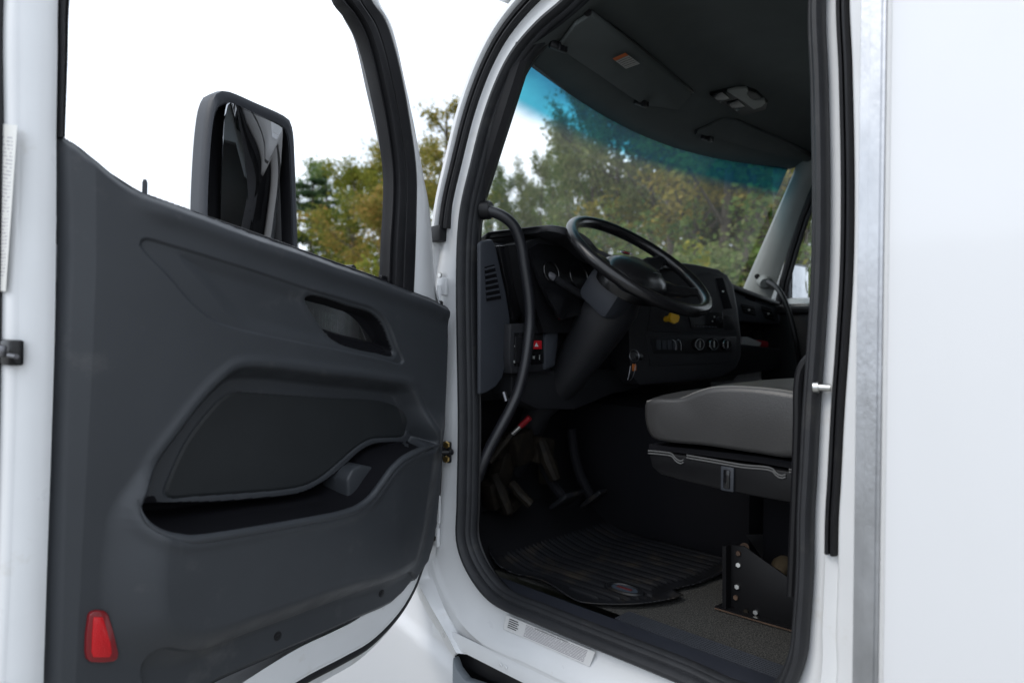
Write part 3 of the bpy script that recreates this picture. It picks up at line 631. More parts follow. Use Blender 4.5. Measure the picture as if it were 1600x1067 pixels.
for q, hs in (((808,534),(.0022,.0022)),((814,531.5),(.0022,.0022)),((804.5,541),(.0022,.0022)),((804,565),(.004,.004)),((834,558.5),(.0042,.0045)),((843,558),(.0015,.008))):
    m = MB(); m.box(ony(*q, YS - .006), (hs[0], .0006, hs[1])); part('switch_symbol', m.mesh('switch_symbol'), M['lightgrey'], dash)
for x0 in (804, 818):
    m = MB(); m.prism([ony(*q, YS - .005) for q in [(x0,526),(x0 + 12,526),(x0 + 12,566),(x0,567)]], (0, 0, 0), (0, -.004, 0)); part('rocker_switch', m.mesh('rocker_switch', bevel=.0015), M['black'], dash)
m = MB(); m.prism([ony(*q, YS - .012) for q in [(852,522),(870,512),(874,512),(868,572),(852,578)]], (0, 0, 0), (0, .05, 0)); part('switch_cheek', m.mesh('switch_cheek', bevel=.006), M['dashgrey'], dash)
# centre stack, turned towards the driver
C0 = np.array([.75, 1.47, 0]); C1 = np.array([1.19, 1.30, 0]); CN = nrm((C1 - C0)[[1, 0, 2]] * np.array([1, -1, 1]))
if CN[1] > 0: CN = -CN
def stk(px, py, o=0.0): return hit(px, py, C0 + CN * o, CN)
def stkbox(name, P, o0, o1, mt, bev=.002, parent=None):
    m = MB(); m.prism([stk(*q) for q in P], CN * o0, CN * o1); return part(name, m.mesh(name, bevel=bev), mt, parent or dash)
stkbox('centre_stack', [(1005,408),(1060,409),(1090,413),(1124,420),(1138,429),(1148,446),(1154,480),(1160,525),(1160,556),(1152,577),(1130,590),(1060,598),(1000,603),(985,585),(980,470)], -.22, 0, M['dash'], .014)
stkbox('stack_bezel', [(1020,455),(1105,425),(1124,429),(1136,442),(1150,521),(1010,518)], -.002, .004, M['dash'], .003)
stkbox('stack_bezel', [(1008,524),(1150,526),(1148,560),(1138,568),(1015,572)], -.002, .004, M['dash'], .003)
stkbox('vent_slot', [(1117,435),(1128,434),(1143,482),(1130,483)], .003, .0055, M['liner'], .0008)
m = MB(); m.disc(stk(1129,455.5,.0055), CN, .0035, .006, n=10); part('vent_tab', m.mesh('vent_tab'), M['whiteplastic'], dash)
stkbox('radio', [(1072,488),(1126,488),(1128,513),(1078,513)], .003, .012, M['gloss'], .002)
for k in range(8):
    m = MB(); m.box(stk(1084 + k * 4.8, 509.2 + k * .25, .0125), (.0036, .0036, .0022)); part('radio_button', m.mesh('radio_button'), M['dashgrey'], dash)
m = MB(); m.disc(stk(1122,500,.011), CN, .013, .014); part('radio_knob', m.mesh('radio_knob'), M['black'], dash)
for q in ((1074,492),(1113,502),(1116,495)):
    m = MB(); m.disc(stk(*q, .012), CN, .003, .003, n=8); part('radio_mark', m.mesh('radio_mark'), M['lightgrey'], dash)
stkbox('storage_tray', [(1126,493),(1143,493),(1147,516),(1130,516)], .003, .006, M['black'], .002)
for q in ((1088,538),(1110,538),(1131,538)):
    m = MB(); c = stk(*q, .003); m.tube([c, c + CN * .018, c + CN * .022], [.0245, .022, .019], n=24); kn = part('climate_knob', m.mesh('climate_knob'), M['gloss'], dash)
    m = MB(); m.tube([c + CN * .020 + .0205 * (math.cos(a) * np.array([0, 0, 1]) + math.sin(a) * np.cross(CN, [0, 0, 1])) for a in np.linspace(0, 2 * math.pi, 28, endpoint=False)], .0021, n=6, closed=True); part('knob_ring', m.mesh('knob_ring'), M['chrome'], dash)
    m = MB(); m.box(c + CN * .0225, (.0016, .0016, .013)); part('knob_pointer', m.mesh('knob_pointer'), M['lightgrey'], dash)
stkbox('climate_fascia', [(1014,528),(1143,529),(1142,551),(1020,553)], .003, .0055, M['black'], .001)
for k in range(4):
    x0 = 1023 + k * 8.6
    stkbox('toggle_switch', [(x0,531.5),(x0 + 6.6,531.5),(x0 + 7.2,546),(x0 + .6,546)], .005, .012, M['dashgrey'], .0018)
for x0 in (1053.5, 1061.5):
    m = MB(); m.tube(catmull([stk(x0 - 4, 530.5, .012), stk(x0, 532, .014), stk(x0 + 2.2, 537, .014), stk(x0 + 2.6, 547, .012)], 12), .0013, n=6); part('toggle_edge', m.mesh('toggle_edge'), M['chrome'], dash)
# yellow parking brake knob
ck = stk(1040,499,.002); ck2 = ck + CN * .045 + np.array([0, 0, .006])
m = MB(); m.tube([ck - CN * .01, ck2], .0115, n=14); m.tube([ck2 - CN * .008, ck2 + CN * .004, ck2 + CN * .012], [.0195, .0245, .022], n=8); part('parking_brake_knob', m.mesh('parking_brake_knob', angle=40), M['yellow'], dash)
# passenger end of the dash with vents and an open shelf
G0 = np.array([1.5, 1.53, 0]); G1 = np.array([1.93, 1.455, 0]); GN = nrm(np.array([(G1 - G0)[1], -(G1 - G0)[0], 0]))
if GN[1] > 0: GN = -GN
def pas(px, py, o=0.0): return hit(px, py, G0 + GN * o, GN)
def pasbox(name, P, o0, o1, mt, bev=.002):
    m = MB(); m.prism([pas(*q) for q in P], GN * o0, GN * o1); return part(name, m.mesh(name, bevel=bev), mt, dash)
pasbox('passenger_dash', [(1120,437),(1150,449),(1180,461),(1208,472),(1213,480),(1222,507),(1120,500)], -.2, .0, M['dashgrey'], .008)
pasbox('dash_lip', [(1120,436),(1150,448),(1212,472),(1213,479),(1150,457),(1120,447)], -.1, .025, M['dash'], .008)
pasbox('shelf_side', [(1213,480),(1219,482),(1228,510),(1230,530),(1227,545),(1215,548),(1219,530),(1217,506)], -.2, .008, M['dashgrey'], .006)
pasbox('shelf_back', [(1120,500),(1222,505),(1222,545),(1120,540)], -.2, -.15, M['liner'], 0)
pasbox('shelf_floor', [(1120,536),(1160,538),(1228,547),(1226,575),(1120,590)], -.2, .015, M['dash'], .01)
for P in ([(1158,475),(1178,479),(1181,494),(1162,489)], [(1189,478),(1204,483),(1211,502),(1196,498)]):
    pasbox('vent_opening', P, -.001, .0015, M['liner'], .0004)
    for k in range(3):
        t = (k + .6) / 3.4; a = np.array(P[0]) * (1 - t) + np.array(P[3]) * t; b = np.array(P[1]) * (1 - t) + np.array(P[2]) * t
        m = MB(); m.tube([pas(*a, .004), pas(*b, .004)], .003, n=6); part('vent_slat', m.mesh('vent_slat'), M['black'], dash)
    cc = np.mean(np.array(P), 0); m = MB(); m.disc(pas(*cc, .006), GN, .005, .006, n=10); part('vent_tab', m.mesh('vent_tab'), M['whiteplastic'], dash)
m = MB(); m.box(pas(1172,467,.001), (.035, .003, .004), ax=((.97, -.17, -.2), (0, 1, 0), (.2, 0, 1))); part('dash_slot', m.mesh('dash_slot'), M['liner'], dash)
# under-dash knee panel
m = MB(); m.prism([ony(*q, 1.57) for q in [(800,580),(1000,575),(1000,606),(960,615),(900,640),(840,640),(800,620)]], (0, 0, 0), (0, .1, 0)); part('knee_panel', m.mesh('knee_panel', bevel=.01), M['dash'], dash)

# ---- steering wheel, column, stalk
AL = R(38.5); WC = np.array([.445, 1.268, 1.985]); E1 = np.array([1.0, 0, 0]); E2 = np.array([0, math.cos(AL), math.sin(AL)]); WN = np.cross(E1, E2); WN = WN if WN[2] > 0 else -WN
RW = .248
m = MB(); m.tube([WC + RW * (math.cos(a) * E1 + math.sin(a) * E2) for a in np.linspace(0, 2 * math.pi, 72, endpoint=False)], .0195, n=16, closed=True, up=WN)
swh = part('steering_wheel', m.mesh('steering_wheel'), M['wheel'], truck)
def wp_(a, b, c): return WC + a * E1 + b * E2 + c * WN
rows = []
for f, c in ((.0, .030), (.35, .029), (.6, .024), (.8, .012), (.93, -.008), (1.0, -.03), (.98, -.06), (.7, -.075)):
    rows.append([wp_(.130 * f * math.cos(a) * (1 + .08 * math.cos(2 * a)), -.012 + .110 * f * math.sin(a) * (1 - .08 * math.cos(4 * a)), c - .026) for a in np.linspace(0, 2 * math.pi, 40, endpoint=False)])
m = MB(); m.grid(rows, closed_u=True); part('airbag_pad', m.mesh('airbag_pad', angle=60), M['wheel'], swh)
for sx in (-1, 1):
    for sy, y1 in ((.035, .07), (-.05, -.13)):
        m = MB(); m.tube(catmull([wp_(sx * .08, sy, -.045), wp_(sx * .15, sy + (y1 - sy) * .5, -.032), wp_(sx * math.sqrt(RW ** 2 - y1 ** 2) * .96, y1, -.004)], 10), [.042] * 4 + [.036] * 3 + [.026] * 3, n=10, sx=.45, up=WN); part('spoke', m.mesh('spoke'), M['wheel'], swh)
m = MB(); m.tube([wp_(.026 * math.cos(a), .066 + .009 * math.sin(a), -.001) for a in np.linspace(0, 2 * math.pi, 20, endpoint=False)], .0022, n=6, closed=True); part('emblem_ring', m.mesh('emblem_ring'), M['chrome'], swh)
rows = [[wp_(.026 * f * math.cos(a), .066 + .009 * f * math.sin(a), -.0015 + .003 * (1 - f)) for a in np.linspace(0, 2 * math.pi, 20, endpoint=False)] for f in (0, .6, 1)]
m = MB(); m.grid(rows, closed_u=True); part('emblem', m.mesh('emblem'), M['darkred'], swh)
m = MB(); m.tube([wp_(.02, -.05, .0035), wp_(.075, -.045, -.001)], .0012, n=6); part('pad_mark', m.mesh('pad_mark'), M['dashgrey'], swh)
m = MB(); ax = -WN
m.tube([WC + ax * .05, WC + ax * .10, WC + ax * .16, WC + ax * .25, WC + ax * .36, WC + ax * .48, WC + ax * .62 + np.array([0, .05, -.02]), WC + ax * .85 + np.array([0, .05, -.1])], [.05, .07, .088, .088, .078, .066, .052, .045], n=20)
colm = part('steering_column', m.mesh('steering_column', angle=50), M['dash'], truck)
m = MB(); c = WC + ax * .12; m.box(c + np.array([-.06, .0, .0]), (.06, .075, .062), ax=(E1, E2, WN), bev=.028); part('column_shroud', m.mesh('column_shroud'), M['dashgrey'], colm)
s0 = hit(918,466,(0,1.445,0),(0,1,0)); s1 = hit(862,434,(0,1.48,0),(0,1,0))
m = MB(); m.tube([s0, s0 * .4 + s1 * .6, s0 * .12 + s1 * .88, s1 * .94 + s0 * .06], [.013, .0125, .0145, .0145], n=14); stl = part('control_stalk', m.mesh('control_stalk'), M['dash'], colm)
m = MB(); dd = nrm(s1 - s0); m.tube([s1 - dd * .004, s1 + dd * .012, s1 + dd * .020, s1 + dd * .022], [.0155, .0155, .012, .006], n=16); part('stalk_cap', m.mesh('stalk_cap'), mat('grey_stalk_plastic', (.10, .10, .11), .4), colm)
m = MB(); m.tube([hit(1000,558,(0,1.42,0),(0,1,0)), hit(988,556,(0,1.40,0),(0,1,0))], .013, n=14); part('ignition_lock', m.mesh('ignition_lock'), M['dash'], colm)

# ---- grab handle on the driver's front pillar
gh = [((752,329),1.60),((764,330),1.575),((784,337),1.545),((802,352),1.525),((813,378),1.515),((820,420),1.51),((827,470),1.505),((828,505),1.505),((824,545),1.505),((818,580),1.51),((809,613),1.52),((797,640),1.53),((782,668),1.545),((766,698),1.565),((754,725),1.58),((746,748),1.60)]
m = MB(); m.tube(catmull([ony(*q, y) for q, y in gh], 60), .0175, n=14); ghp = part('grab_handle', m.mesh('grab_handle'), mat('satin_black_handle', (.014, .0145, .018), .36, bump=.05), truck, label='long black grab handle on the driver side front pillar')
m = MB(); m.disc(ony(754,329,1.60), (.4, -1, 0), .03, .03); part('handle_mount', m.mesh('handle_mount'), M['black'], ghp)

# ---- hinge, check strap, bolts, label on the white jamb
def jam(px, py, x=-.002): return hit(px, py, (x, 0, 1.5), (1, 0, -LEAN))
m = MB(); m.box(jam(691,448,-.012), (.006, .022, .028), bev=.003); m.tube([jam(686,470,-.02), jam(686,446,-.02)], .008, n=10); hg = part('door_hinge', m.mesh('door_hinge'), M['jamb'], cab)
for q in ((689,430),(690,474)):
    m = MB(); m.disc(jam(*q, -.006), (-1, 0, 0), .009, .008, n=6); part('hinge_bolt', m.mesh('hinge_bolt'), M['metal'] if q[1] < 450 else M['rubber'], cab)
m = MB(); m.box(jam(684,795,-.012), (.004, .012, .045), bev=.004); m.box(jam(680,838,-.012), (.006, .018, .03), bev=.003); part('lower_hinge', m.mesh('lower_hinge'), M['jamb'], cab)
m = MB(); m.disc(jam(678,840,-.02), (-1, 0, 0), .011, .008, n=6); part('hinge_bolt', m.mesh('hinge_bolt'), M['grime'], cab)
m = MB(); m.box(jam(698.5,706,-.008), (.008, .016, .034), bev=.006); ck_ = part('check_strap_bracket', m.mesh('check_strap_bracket'), M['black'], cab)
for q in ((698.5,694.5),(698,717)):
    m = MB(); m.disc(jam(*q, -.016), (-1, -.3, 0), .0115, .007, n=6); part('strap_bolt', m.mesh('strap_bolt'), M['brass'], cab)
m = MB(); m.tube([jam(707,706,-.014), jam(680,707,-.06)], .006, n=8); part('check_strap', m.mesh('check_strap'), M['black'], cab)
m = MB(); m.disc(jam(706,706,-.012), (-1, 0, 0), .010, .014, n=10); part('strap_roller', m.mesh('strap_roller'), M['black'], cab)
m = MB(); m.disc(jam(717,971,-.004), (-1, 0, 0), .014, .004); m.disc(jam(717,971,-.008), (-1, 0, 0), .009, .006, n=6); part('jamb_bolt', m.mesh('jamb_bolt'), M['lightgrey'], cab)
for q in ((790,1042),(782,1038)):
    m = MB(); m.disc(jam(*q, -.035), (-1, 0, -.2), .006, .003); part('rivet', m.mesh('rivet'), M['jamb'], cab)
# striker pin on the rear pillar
pa = jam(1298,606,-.012); pb = jam(1279,605,-.016)
m = MB(); m.tube([pa, pb], .0075, n=14); sk_ = part('striker_pin', m.mesh('striker_pin'), M['metal'], cab)
m = MB(); pc = jam(1271,605,-.018); m.tube([pb, pc], .0115, n=16); part('striker_head', m.mesh('striker_head'), M['metal'], cab)
# printed label on the sill
LBL = label_mat('sill_label_print', (.66, .66, .66), (.10, .08, .12), 11, left=.25, right=.93, breaks=.36, wordscale=60)
LA = [jam(q[0], q[1], -.0065) for q in ((786,982),(921,1041),(930,1018),(791,960))]
lb = quad('sill_label', LA, LBL, cab)
a, b, c_, d_ = LA; ex = nrm(b - a); ey = nrm(d_ - a); ez = nrm(np.cross(ex, ey))
if ez[0] > 0: ez = -ez
def text(name, body, org, ex, ey, size, material, parent):
    cu = bpy.data.curves.new(name, 'FONT'); cu.body = body; cu.size = size
    o = bpy.data.objects.new(name, cu); COL.objects.link(o); bpy.context.view_layer.update()
    me = bpy.data.meshes.new_from_object(o.evaluated_get(bpy.context.evaluated_depsgraph_get())); bpy.data.objects.remove(o)
    for v in me.vertices: v.co = Vector(org + ex * v.co.x + ey * v.co.y)
    return part(name, me, material, parent)
INK = mat('black_ink', (.03, .03, .035), .5)
wdt = np.linalg.norm(b - a); hgt = np.linalg.norm(d_ - a)
text('label_heading', 'VEHICLE EMISSION CONTROL INFORMATION', a + ex * wdt * .36 + ey * hgt * .86 + ez * .001, ex, ey, hgt * .13, INK, lb)
for k, s_ in enumerate(('IMPORTANT', 'VACUUM  HOSE', 'ROUTING', 'SEE  MANUAL', 'NO. 2')):
    m = MB(); y0 = hgt * (.80 - k * .14); m.add([a + ex * wdt * .05 + ey * y0 + ez * .001, a + ex * wdt * (.16 + .015 * (k % 2)) + ey * y0 + ez * .001, a + ex * wdt * (.16 + .015 * (k % 2)) + ey * (y0 + hgt * .06) + ez * .001, a + ex * wdt * .05 + ey * (y0 + hgt * .06) + ez * .001], [(0, 1, 2, 3)]); part('label_print_line', m.mesh('label_print_line', fix=False), INK, lb)

# ================================================================== the open door
TH = R(78); DU = np.array([-math.sin(TH), -math.cos(TH), 0]); DNh = np.array([math.cos(TH), -math.sin(TH), 0]); tl_ = math.atan(LEAN)
DV = math.cos(tl_) * Z0 + math.sin(tl_) * DNh; DN = math.cos(tl_) * DNh - math.sin(tl_) * Z0
DO = np.array([-.03, 1.68, 1.5])
def D(u, v, h): return DO + u * DU + v * DV + h * DN
def duv(px, py, h=0.0):
    p = hit(px, py, DO + DN * h, DN) - DO; return (float(p @ DU), float(p @ DV))
def dpx(L_, h=0.0): return [duv(*q, h) for q in L_]
# outline of the inner steel panel, starting at the hinge side bottom, up, over the header, down the latch side
Dfront = dpx([(662,884),(672,862),(684,800),(692,700),(697,600),(699,500),(690,474),(682,442),(677,367),(672,317),(662,267),(645,185),(632,125),(622,75),(612,37),(594,0)])
Dtop = [(.375, 1.236), (.54, 1.278), (.80, 1.288), (1.00, 1.278), (1.11, 1.235), (1.155, 1.13)]
Drear = dpx([(30,0),(30,200),(28,400),(24,650),(16,900),(8,1067)])
vb = duv(467,1065)[1]
Dbot = [(Drear[-1][0] - .0, vb - .02), (1.13, vb - .055), (1.05, vb - .065), (.9, vb - .05)] + dpx([(467,1065),(540,1026),(580,1003),(612,973),(632,948),(650,916)])
DL = catmull(Dfront + Dtop + Drear + Dbot, 300, closed=True)
tg = np.roll(DL, -1, 0) - np.roll(DL, 1, 0); tg /= np.linalg.norm(tg, axis=1)[:, None] + 1e-9
DLN = np.stack([tg[:, 1], -tg[:, 0]], 1)
if np.mean(np.sum(DLN * (DL - DL.mean(0)), 1)) < 0: DLN = -DLN
def dring(o, h): return [D(DL[i, 0] + DLN[i, 0] * o, DL[i, 1] + DLN[i, 1] * o, h) for i in range(len(DL))]
# window loops
Wf = dpx([(609,446),(611,380),(615,317),(615,267),(605,190),(595,140),(582,85),(570,50),(555,22),(536,0)]); Wt = [(.50, 1.178), (.62, 1.202), (.80, 1.206), (.97, 1.196), (1.045, 1.155), (1.07, 1.06)]; Wr = dpx([(112,0),(108,100),(103,215)])
Bf = dpx([(642,456),(646,342),(646,267),(635,185),(625,130),(612,75),(597,32),(575,0)]); Bt = [(.40, 1.208), (.55, 1.238), (.80, 1.246), (.99, 1.236), (1.075, 1.19), (1.10, 1.09)]; Br = dpx([(93,0),(92,100),(90,215)])
NW = 160
WL = catmull(Wf + Wt + Wr, NW); BL = catmull(Bf + Bt + Br, NW)
Df2 = dpx([(684,472),(682,442),(677,367),(672,317),(662,267),(645,185),(632,125),(622,75),(612,37),(594,0)]); Dr2 = dpx([(30,0),(30,100),(30,215)])
D2 = catmull(Df2 + Dtop + Dr2, NW)
# shell: edge, flanges, caps
nb = len(DL); fbt = np.array([1.0 if (v < vb + .22 and u < 1.0) or (u < .12 and v < -.1) else 0.0 for u, v in DL])
for _ in range(3): fbt = np.mean([np.roll(fbt, k) for k in range(-4, 5)], 0)
def dring2(o0, h0, o1, h1): return [D(DL[i, 0] + DLN[i, 0] * (o0 * (1 - fbt[i]) + o1 * fbt[i]), DL[i, 1] + DLN[i, 1] * (o0 * (1 - fbt[i]) + o1 * fbt[i]), h0 * (1 - fbt[i]) + h1 * fbt[i]) for i in range(nb)]
db = MB(); db.grid([dring(-.008, -.004), dring(0, -.006), dring2(.006, -.012, .003, -.012), dring2(.010, -.03, .003, -.045), dring2(.012, -.095, .026, -.052), dring2(.022, -.105, .034, -.056), dring2(.040, -.108, .078, -.062), dring2(.041, -.118, .080, -.072), dring2(.034, -.124, .072, -.10), dring(-.02, -.135)], closed_u=True)
def band(mb, A, B, prof_):
    mb.grid([[D(A[i, 0] * (1 - t) + B[i, 0] * t, A[i, 1] * (1 - t) + B[i, 1] * t, h_) for i in range(len(A))] for t, h_ in prof_])
low = dpx([(90,215),(90,300),(88,500),(82,700),(75,900),(70,1067)])
BL2 = catmull(Bf + Bt + Br[:2] + low, NW + 60); D3 = catmull(Df2 + Dtop + dpx([(30,0),(30,100)]) + dpx([(30,215),(29,300),(28,500),(23,700),(16,900),(8,1067)]), NW + 60)
band(db, BL2, D3, [(.02, -.05), (-.02, -.02), (0, -.006), (.08, .006), (.35, .011), (.7, .006), (.93, -.004), (1.0, -.008)])
band(db, BL, D2, [(.25, -.05), (.3, -.12), (.8, -.135)])
topline = dpx([(90,208),(96,207),(107,212),(125,225),(140,240),(155,252),(172,267),(190,281),(207,292),(230,302),(275,318),(315,333),(350,347),(400,366),(462,387),(525,411),(575,428),(610,442),(640,453),(670,464),(685,472)], .012)
lower = [tuple(p) for p in catmull(Dfront[:7], 40)][:-1] + [(u, v - .012) for u, v in topline[::-1]] + [tuple(p) for p in catmull(dpx([(30,215),(28,400),(24,650),(16,900),(8,1067)]), 24)] + [tuple(p) for p in catmull([Drear[-1]] + Dbot + [Dfront[0]], 40)][1:-1]
b0 = len(db.v); db.v += [D(u, v, -.134) for u, v in lower]; db.f.append(tuple(range(b0, b0 + len(lower))))
mo_ = catmull([Drear[-1]] + Dbot + Dfront[:7], 90); mc_ = np.array([.62, -.1])
kf = np.where(mo_[:, 1] < vb + .12, .16, .06)
db.grid([[D(u, v, -.005) for u, v in mo_], [D(u + (mc_[0] - u) * k_, v + (mc_[1] - v) * k_, -.005) for (u, v), k_ in zip(mo_, kf)]])
door = part('driver_door', db.mesh('driver_door', angle=50), M['jamb'], truck, label='open driver door with grey moulded inner panel')
# black run channel in the window frame, outer seal
rc = MB(); band(rc, WL, BL, [(.16, -.055), (.02, -.012), (.04, -.006), (.10, -.006), (.14, -.014), (.2, -.014), (.24, .004), (.42, .010), (.5, .008), (.52, .002), (.56, .009), (.9, .016), (1.03, .010), (1.06, -.008)])
part('window_channel', rc.mesh('window_channel', angle=40), M['rubber'], door)
os_ = MB(); rws = []
for k in range(10):
    a_ = 2 * math.pi * k / 10; rws.append([D(DL[i, 0] + DLN[i, 0] * (.016 + (.009 + .008 * fbt[i]) * math.cos(a_)), DL[i, 1] + DLN[i, 1] * (.016 + (.009 + .008 * fbt[i]) * math.cos(a_)), -.045 + .017 * fbt[i] + .016 * math.sin(a_)) for i in range(300)])
os_.grid(rws, closed_u=True, closed_v=True); part('door_weatherstrip', os_.mesh('door_weatherstrip'), M['rubber'], door)
# lowered window pane: only its top edge stands above the waist line
gp = catmull([(u, v + .006) for u, v in dpx([(150,268),(175,284),(215,308),(300,338),(400,372),(500,408),(608,446)], -.03)], 40)
m = MB(); m.grid([[D(u, v, -.036) for u, v in gp], [D(u, v - .30, -.036) for u, v in gp]]); m.grid([[D(u, v, -.032) for u, v in gp], [D(u, v - .30, -.032) for u, v in gp]]); m.grid([[D(u, v, -.036) for u, v in gp], [D(u, v, -.032) for u, v in gp]])
part('window_pane', m.mesh('window_pane'), M['clear'], door)
m = MB(); m.tube([D(u, v - .004, -.02) for u, v in gp], .008, n=8); part('waist_seal', m.mesh('waist_seal'), M['rubber'], door)
m = MB(); m.box(D(*duv(598,434,-.02), -.02), (.010, .006, .006), ax=(DU, DV, DN), bev=.002); part('seal_clip', m.mesh('seal_clip'), M['black'], door)

# ---- moulded inner panel (relief built from the panel's own outlines)
trim_out = topline + dpx([(694,480),(696,495),(696,534),(694,600),(691,660),(687,700),(685,745),(681,790),(676,832),(670,857),(665,877),(654,891),(645,907),(630,927),(612,944),(597,952),(550,972),(500,995),(450,1017),(400,1039),(340,1066)], .0)
ub = duv(72,1060)[0]; vbt = trim_out[-1][1]
trim_out += [(trim_out[-1][0] + .12, vbt - .012), (ub - .12, vbt - .03), (ub - .03, vbt - .028), (ub - .004, vbt)] + dpx([(71,1060),(75,900),(82,700),(88,500),(92,400),(90,320),(87,260)], .0)
TO = np.array(trim_out)
GS = .0021
us = np.arange(TO[:, 0].min() - .004, TO[:, 0].max() + .004, GS); vv = np.arange(TO[:, 1].min() - .004, TO[:, 1].max() + .004, GS)
UU, WW = np.meshgrid(us, vv)
lipc = np.array(sorted(duv(*q, .052) for q in [(215,800),(232,818),(262,832),(300,835),(400,818),(520,797),(554,786),(578,766),(596,740),(612,720),(634,706),(690,690)])); lf = np.interp(UU, lipc[:, 0], lipc[:, 1]); 
kk = 21; lrow = np.interp(us, lipc[:, 0], lipc[:, 1]); lrow = np.convolve(np.pad(lrow, kk // 2, mode='edge'), np.ones(kk) / kk, 'valid'); lm = float(lrow.mean())
VV = WW + (lrow[None, :] - lm) * np.exp(-((WW - lm) / .26) ** 2)
sO = sdf_poly(UU, VV, TO)
def cp(L_, n=80, h=0.0):
    return catmull([duv(*q, (h[i] if hasattr(h, '__len__') else h)) for i, q in enumerate(L_)], n, closed=True)
H = np.full(UU.shape, .012)
H += .018 * (sm(sO, -.002, .02) - 1)                                                # rounded outline
# lighter facet along the latch edge
cre = dpx([(138,200),(140,300),(140,420),(134,560),(128,680),(118,860),(108,1067),(104,1140)]); cre = np.array(cre)
ucre = np.interp(-VV, -cre[:, 1], cre[:, 0]); dcr = UU - ucre
H += np.where(dcr > 0, -.34 * dcr, 0) + .012 - .012 * sm(dcr, -.02, 0) * 0
H += -.34 * np.where((dcr > -.006) & (dcr < .006), 0, 0)
# waist roll along the top edge
vtop = np.interp(-UU, -np.array(topline)[:, 0], np.array(topline)[:, 1]); dtop = vtop - VV
H += .012 * np.exp(-((dtop - .03) / .022) ** 2) * sm(-UU, -1.02, -.92)
# armrest sculpture
sculpt = cp([(208,384),(211,374),(218,372),(260,383),(330,404),(400,426),(475,451),(540,470),(575,482),(598,505),(612,540),(622,563),(618,569),(590,563),(540,552),(450,534),(400,524),(350,512),(325,503),(290,475),(250,430),(216,396)], 140)
sS = sdf_poly(UU, VV, sculpt); H -= .006 * sm(sS, -.001, .006)
inner = cp([(272,398),(400,432),(480,458),(560,484),(600,530),(612,556),(520,542),(430,524),(380,512),(350,490),(312,445)], 100)
sI = sdf_poly(UU, VV, inner); H -= .009 * sm(sI, -.004, .03)
# pull handle recess
hand = cp([(471,466),(478,461),(500,464),(540,477),(572,487),(590,503),(602,530),(608,549),(604,556),(580,552),(545,545),(520,536),(508,526),(495,508),(482,488)], 90)
sH = sdf_poly(UU, VV, hand); H -= .045 * sm(sH, -.001, .012); H += .0015 * np.exp(-((sH + .012) / .008) ** 2)
ledge = cp([(500,514),(540,524),(604,545),(606,558),(545,546),(518,536)], 60); sLg = sdf_poly(UU, VV, ledge); H += .026 * sm(sLg, -.006, .006) * sm(sH, 0, .006)
# storage pocket zone
zone = cp([(214,790),(216,768),(236,726),(270,680),(312,625),(342,594),(366,576),(400,572),(500,583),(590,594),(636,604),(650,622),(668,660),(686,694),(640,708),(612,724),(592,748),(572,776),(545,793),(520,801),(400,822),(300,838),(258,834),(232,820)], 160, [.03] + [.012] * 10 + [.02, .03, .045] + [.055] * 10)
sZ = sdf_poly(UU, VV, zone)
insert = cp([(258,768),(262,755),(292,690),(330,640),(348,622),(366,613),(400,614),(500,621),(600,628),(625,640),(634,668),(632,680),(606,684),(580,686),(558,698),(530,722),(505,743),(480,757),(450,764),(400,769),(300,776),(264,778)], 120, -.034)
sIn = sdf_poly(UU, VV, insert)
# bulging lower half with the pocket lip
bulge = cp([(222,800),(212,850),(208,940),(216,985),(250,1012),(310,1014),(400,985),(520,940),(650,892),(668,850),(682,780),(694,700),(692,660),(600,650),(400,700),(262,745)], 160, [.05] * 12 + [.03] * 4)
sB = sdf_poly(UU, VV, bulge); fade = sm(UU, .06, .30)
H += .056 * sm(sB, -.03 - .02 * sm(UU, .7, .9), .055) * (.45 + .55 * fade)
opn = cp([(236,812),(232,800),(240,788),(262,784),(330,781),(400,776),(470,767),(505,750),(535,727),(560,704),(582,692),(606,689),(634,690),(632,704),(612,716),(596,736),(578,764),(554,784),(520,795),(400,816),(300,833),(262,830),(244,822)], 150, [.04, .02, 0, -.02] + [-.034] * 9 + [.03, .045] + [.052] * 10)
sP = sdf_poly(UU, VV, opn)
wZ = .036 - .022 * sm(sP, -.035, -.008)
H += .004 * np.exp(-((sZ + .012) / .012) ** 2)
mZ = sm(sZ, -.004, wZ); H = H * (1 - mZ) + (-.034 - .003 * np.exp(-(sIn / .0035) ** 2)) * mZ
H -= .075 * sm(sP, .004, .020)
